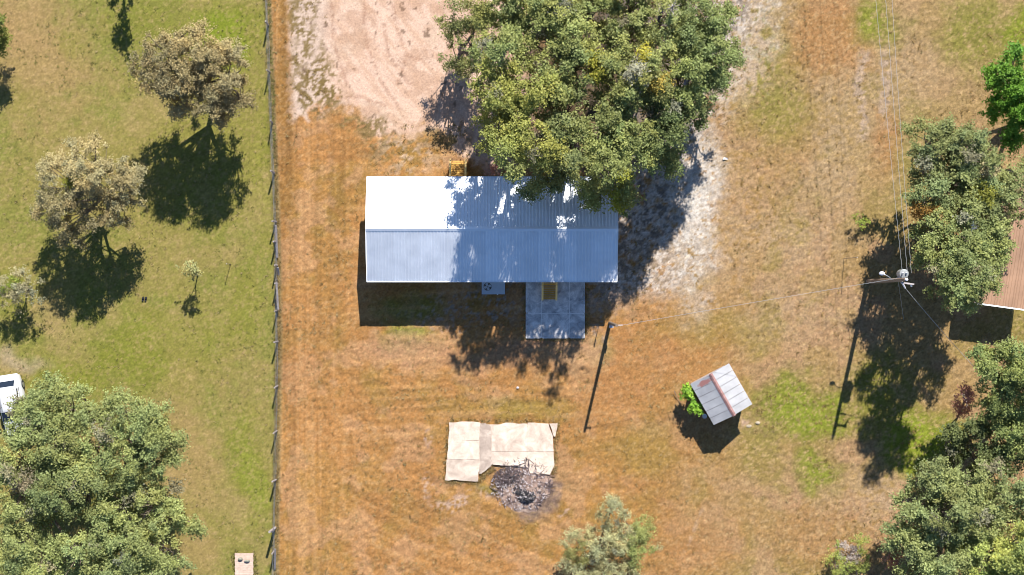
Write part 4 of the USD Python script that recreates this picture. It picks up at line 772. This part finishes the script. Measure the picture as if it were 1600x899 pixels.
def catenary(a, b, sag, n=24):
    t = np.linspace(0, 1, n)[:, None]; return a + (b - a) * t - np.array([0, 0, 1]) * sag * 4 * t * (1 - t)
for a, dx, h1, nm in ((at(9.9) + [-.12, .05, 0], -1.6, 9.9, 'left'), (at(9.3) + [.35, .1, 0], -1.25, 9.4, 'middle'), (at(8.3) + [.85, .45, 0], -1.1, 8.6, 'right')):
    T = thing('power_line', f'{nm} of the three pale power lines running north from the utility pole', 'power line', tuple(a), 'overhead lines at the utility pole')
    obj('wire', tube(catenary(a, np.array([a[0] + dx * 3.2, a[1] + 62, h1]), 1.3, 40), .012, 5), WIRE, T, smooth=True)
sp = G(953, 505); spo = thing('service_pole', 'short wooden service pole standing off the corner of the mobile home', 'utility pole', tuple(sp))
obj('pole', tube([sp - [0, 0, .2], sp + [0, 0, 3.5], sp + [0, 0, 7.15]], [.13, .115, .1], 12), POLE, spo, smooth=40)
obj('hook_arm', cat(beam(sp + [-.05, 0, 6.9], sp + [.42, .02, 6.9], .07, .08), tube([sp + [.36, .02, 6.9], sp + [.36, .02, 7.05]], .04, 8)), ARM, spo)
obj('meter_box', box(sp[0] - .14, sp[0] + .14, sp[1] - .3, sp[1] - .12, 1.3, 1.75), GALV, spo)
T = thing('service_line', 'twisted pale service line crossing the yard between the two wooden poles', 'power line', tuple(sp), 'overhead lines at the utility pole')
cc = catenary(sp + [.4, .02, 6.95], at(8.4) + [-.1, .1, 0], .7, 60)
tw = [tube(cc + np.stack([0 * np.arange(60), .014 * np.cos(np.arange(60) * 1.4 + f), .014 * np.sin(np.arange(60) * 1.4 + f)], 1), .005, 4) for f in (0, 2.1, 4.2)]
obj('wire', cat(*tw), WIRE, T)
T = thing('service_line', 'pale cable running from the utility pole down right over the dark tree shadow', 'power line', tuple(ub))
obj('wire', tube(catenary(at(8.6) + [.4, -.5, -.25], G(1552, 606, 5.0), .35, 30), .016, 5), WIRE, T, smooth=True)
T = thing('guy_wire', 'thin guy wire from the utility pole to its anchor in the shadow', 'guy wire', tuple(ub))
obj('wire', tube([at(7.9) + [.1, -.1, 0], G(1412, 500, .0)], .01, 4), WIRE, T)
for (bx, by), (tx, ty), h, lab in (((1318, 404), (.45, .02), 2.35, 'thin leaning metal stake standing in the eastern yard left of the utility pole'), ((360.5, 413), (-.05, .0), 1.35, 'thin straight stake on the western lawn right of the sapling')):
    p = G(bx, by); T = thing('stake', lab, 'stake', tuple(p)); obj('rod', tube([p - [0, 0, .1], p + [tx, ty, h]], .02, 6), POLE, T)
    obj('cap', trimesh.creation.icosphere(2, .035).apply_translation(p + [tx, ty, h]), GALV, T)

# ------------------------------------------------------------------ brown roofed building
c0, c1 = G(1512, 471, 2.4), G(1607, 484, 2.4); uu = unit(c1 - c0); nn = np.array([-uu[1], uu[0], 0]); Lb = np.linalg.norm(c1 - c0); Db = 9.4
bh = thing('brown_roofed_building', 'building with a brown ribbed metal roof half hidden by oaks at the right edge', 'building', tuple(c0 * [1, 1, 0]))
cb = [c0 + uu * .25 + nn * .3, c1 - uu * .25 + nn * .3, c1 - uu * .25 + nn * (Db - .3), c0 + uu * .25 + nn * (Db - .3)]
bv = np.array([[q[0], q[1], -.1] for q in cb] + [[q[0], q[1], z] for q, z in zip(cb, (2.36, 2.36, 2.92, 2.92))])
obj('wall', (bv, tri(np.array([[0, 1, 5, 4], [1, 2, 6, 5], [2, 3, 7, 6], [3, 0, 4, 7], [4, 5, 6, 7]]))), SIDING, bh)
nb = 7; wb = Lb / nb
for i in range(nb): obj('roof_panel', panel(c0 + uu * i * wb, uu, nn * Db + [0, 0, .6], wb - .004, [.05, wb * .33, wb * .66], .02, .05), BROWNROOF, bh)
obj('gutter', beam(c0 - nn * .06 - uu * .03 - [0, 0, .05], c1 - nn * .06 + uu * .03 - [0, 0, .05], .1, .1), WHITE, bh)
obj('side_trim', beam(c0 - uu * .03 - [0, 0, .03], c0 - uu * .03 + nn * Db + [0, 0, .57], .05, .14), WHITE, bh)
obj('side_trim', beam(c1 + uu * .03 - [0, 0, .03], c1 + uu * .03 + nn * Db + [0, 0, .57], .05, .14), WHITE, bh)
bd = obj('door', beam(c0 + uu * 1.6 + nn * .27 - [0, 0, 1.3], c0 + uu * 2.5 + nn * .27 - [0, 0, 1.3], .05, 2.0), WHITE, bh)
obj('handle', trimesh.creation.icosphere(2, .035).apply_translation(c0 + uu * 2.4 + nn * .22 - [0, 0, 1.3]), GALV, bd)

# ------------------------------------------------------------------ white car
cc_ = G(19, 633, .7); ca = math.atan2(-(678 - 588), 14)
car = thing('parked_car', 'white car parked at the left edge partly under the live oak', 'car', (cc_[0], cc_[1], 0))
def place(m): v, f = arr(m); v, f = rot((v, f), ca); return v + [cc_[0], cc_[1], 0], f
def loft(secs):
    """secs: list of (x, half width bottom, z bottom, half width top, z top, corner)"""
    rings = []
    for x, wb_, zb_, wt_, zt_, cr in secs:
        r = [(-wb_, zb_), (-wb_ * 1.02, (zb_ * .6 + zt_ * .4)), (-wt_, zt_ - cr), (-wt_ + cr, zt_), (wt_ - cr, zt_), (wt_, zt_ - cr), (wb_ * 1.02, (zb_ * .6 + zt_ * .4)), (wb_, zb_)]
        rings.append([[x, a, b] for a, b in r])
    V = np.array(rings).reshape(-1, 3); n = len(rings); F = []
    for i in range(n - 1):
        for j in range(8): F.append([i * 8 + j, i * 8 + (j + 1) % 8, (i + 1) * 8 + (j + 1) % 8, (i + 1) * 8 + j])
    F = tri(np.array(F)); F = np.vstack([F] + [[[0, j + 1, j] for j in range(1, 7)]] + [[[(n - 1) * 8, (n - 1) * 8 + j, (n - 1) * 8 + j + 1] for j in range(1, 7)]])
    return V, F
obj('body', place(loft([(-2.12, .55, .38, .52, .74, .1), (-2.02, .74, .3, .7, .9, .12), (-1.4, .84, .24, .8, .96, .12), (0, .87, .22, .83, .95, .1), (.9, .86, .23, .8, .93, .12), (1.6, .82, .26, .74, .82, .14), (2.0, .7, .32, .62, .7, .14), (2.12, .5, .4, .46, .6, .1)])), CARPAINT, car, smooth=35)
obj('roof', place(loft([(-1.75, .66, .96, .58, 1.16, .1), (-1.3, .7, .94, .58, 1.42, .12), (-.4, .74, .92, .6, 1.48, .12), (.2, .74, .92, .58, 1.44, .12), (.42, .74, .92, .58, 1.34, .1)])), CARPAINT, car, smooth=35)
def sheet(p): return cat((np.array(p), np.array([[0, 1, 2, 3]])), (np.array(p) + [0, 0, -.02], np.array([[3, 2, 1, 0]])))
CARGLASS = mat('car_glass', {'p': ('principled_bsdf', {'base_color': (.015, .02, .03), 'roughness': .05, 'specular_ior_level': .6})}, [], 'p.BSDF')
obj('windshield', place(sheet([[.43, -.6, 1.37], [1.08, -.72, .97], [1.08, .72, .97], [.43, .6, 1.37]])), CARGLASS, car)
obj('rear_window', place(sheet([[-1.72, -.56, 1.19], [-1.34, -.54, 1.42], [-1.34, .54, 1.42], [-1.72, .56, 1.19]])), CARGLASS, car)
for s in (-1, 1):
    obj('side_window', place(sheet([[-1.2, s * .735, 1.02], [.25, s * .755, 1.02], [.15, s * .66, 1.34], [-1.1, s * .65, 1.34]])), CARGLASS, car)
    obj('mirror', place(box(.62, .82, s * .86, s * 1.0, .95, 1.08)), CARPAINT, car)
    obj('headlight', place(trimesh.creation.icosphere(2, 1).apply_scale((.16, .13, .08)).apply_translation((1.92, s * .55, .66))), PORC, car, smooth=True)
    for x in (-1.3, 1.32):
        c = trimesh.creation.cylinder(.31, .2, sections=28); c.apply_transform(trimesh.transformations.rotation_matrix(math.pi / 2, (1, 0, 0))); c.apply_translation((x, s * .78, .31)); w = obj('wheel', place(c), RUBBER, car)
        c = trimesh.creation.cylinder(.19, .21, sections=20); c.apply_transform(trimesh.transformations.rotation_matrix(math.pi / 2, (1, 0, 0))); c.apply_translation((x, s * .785, .31)); obj('rim', place(c), GALV, w)
for ya, yb in ((-.4, -.1), (.25, .5)): obj('wiper', place(tube([(1.06, ya, 1.0), (.8, yb, 1.16)], .012, 4)), BLACK, car)
obj('rear_bumper', place(box(-2.16, -2.0, -.62, .62, .36, .56)), CARPAINT, car)
print('leaves', TREES_LEAVES[0])
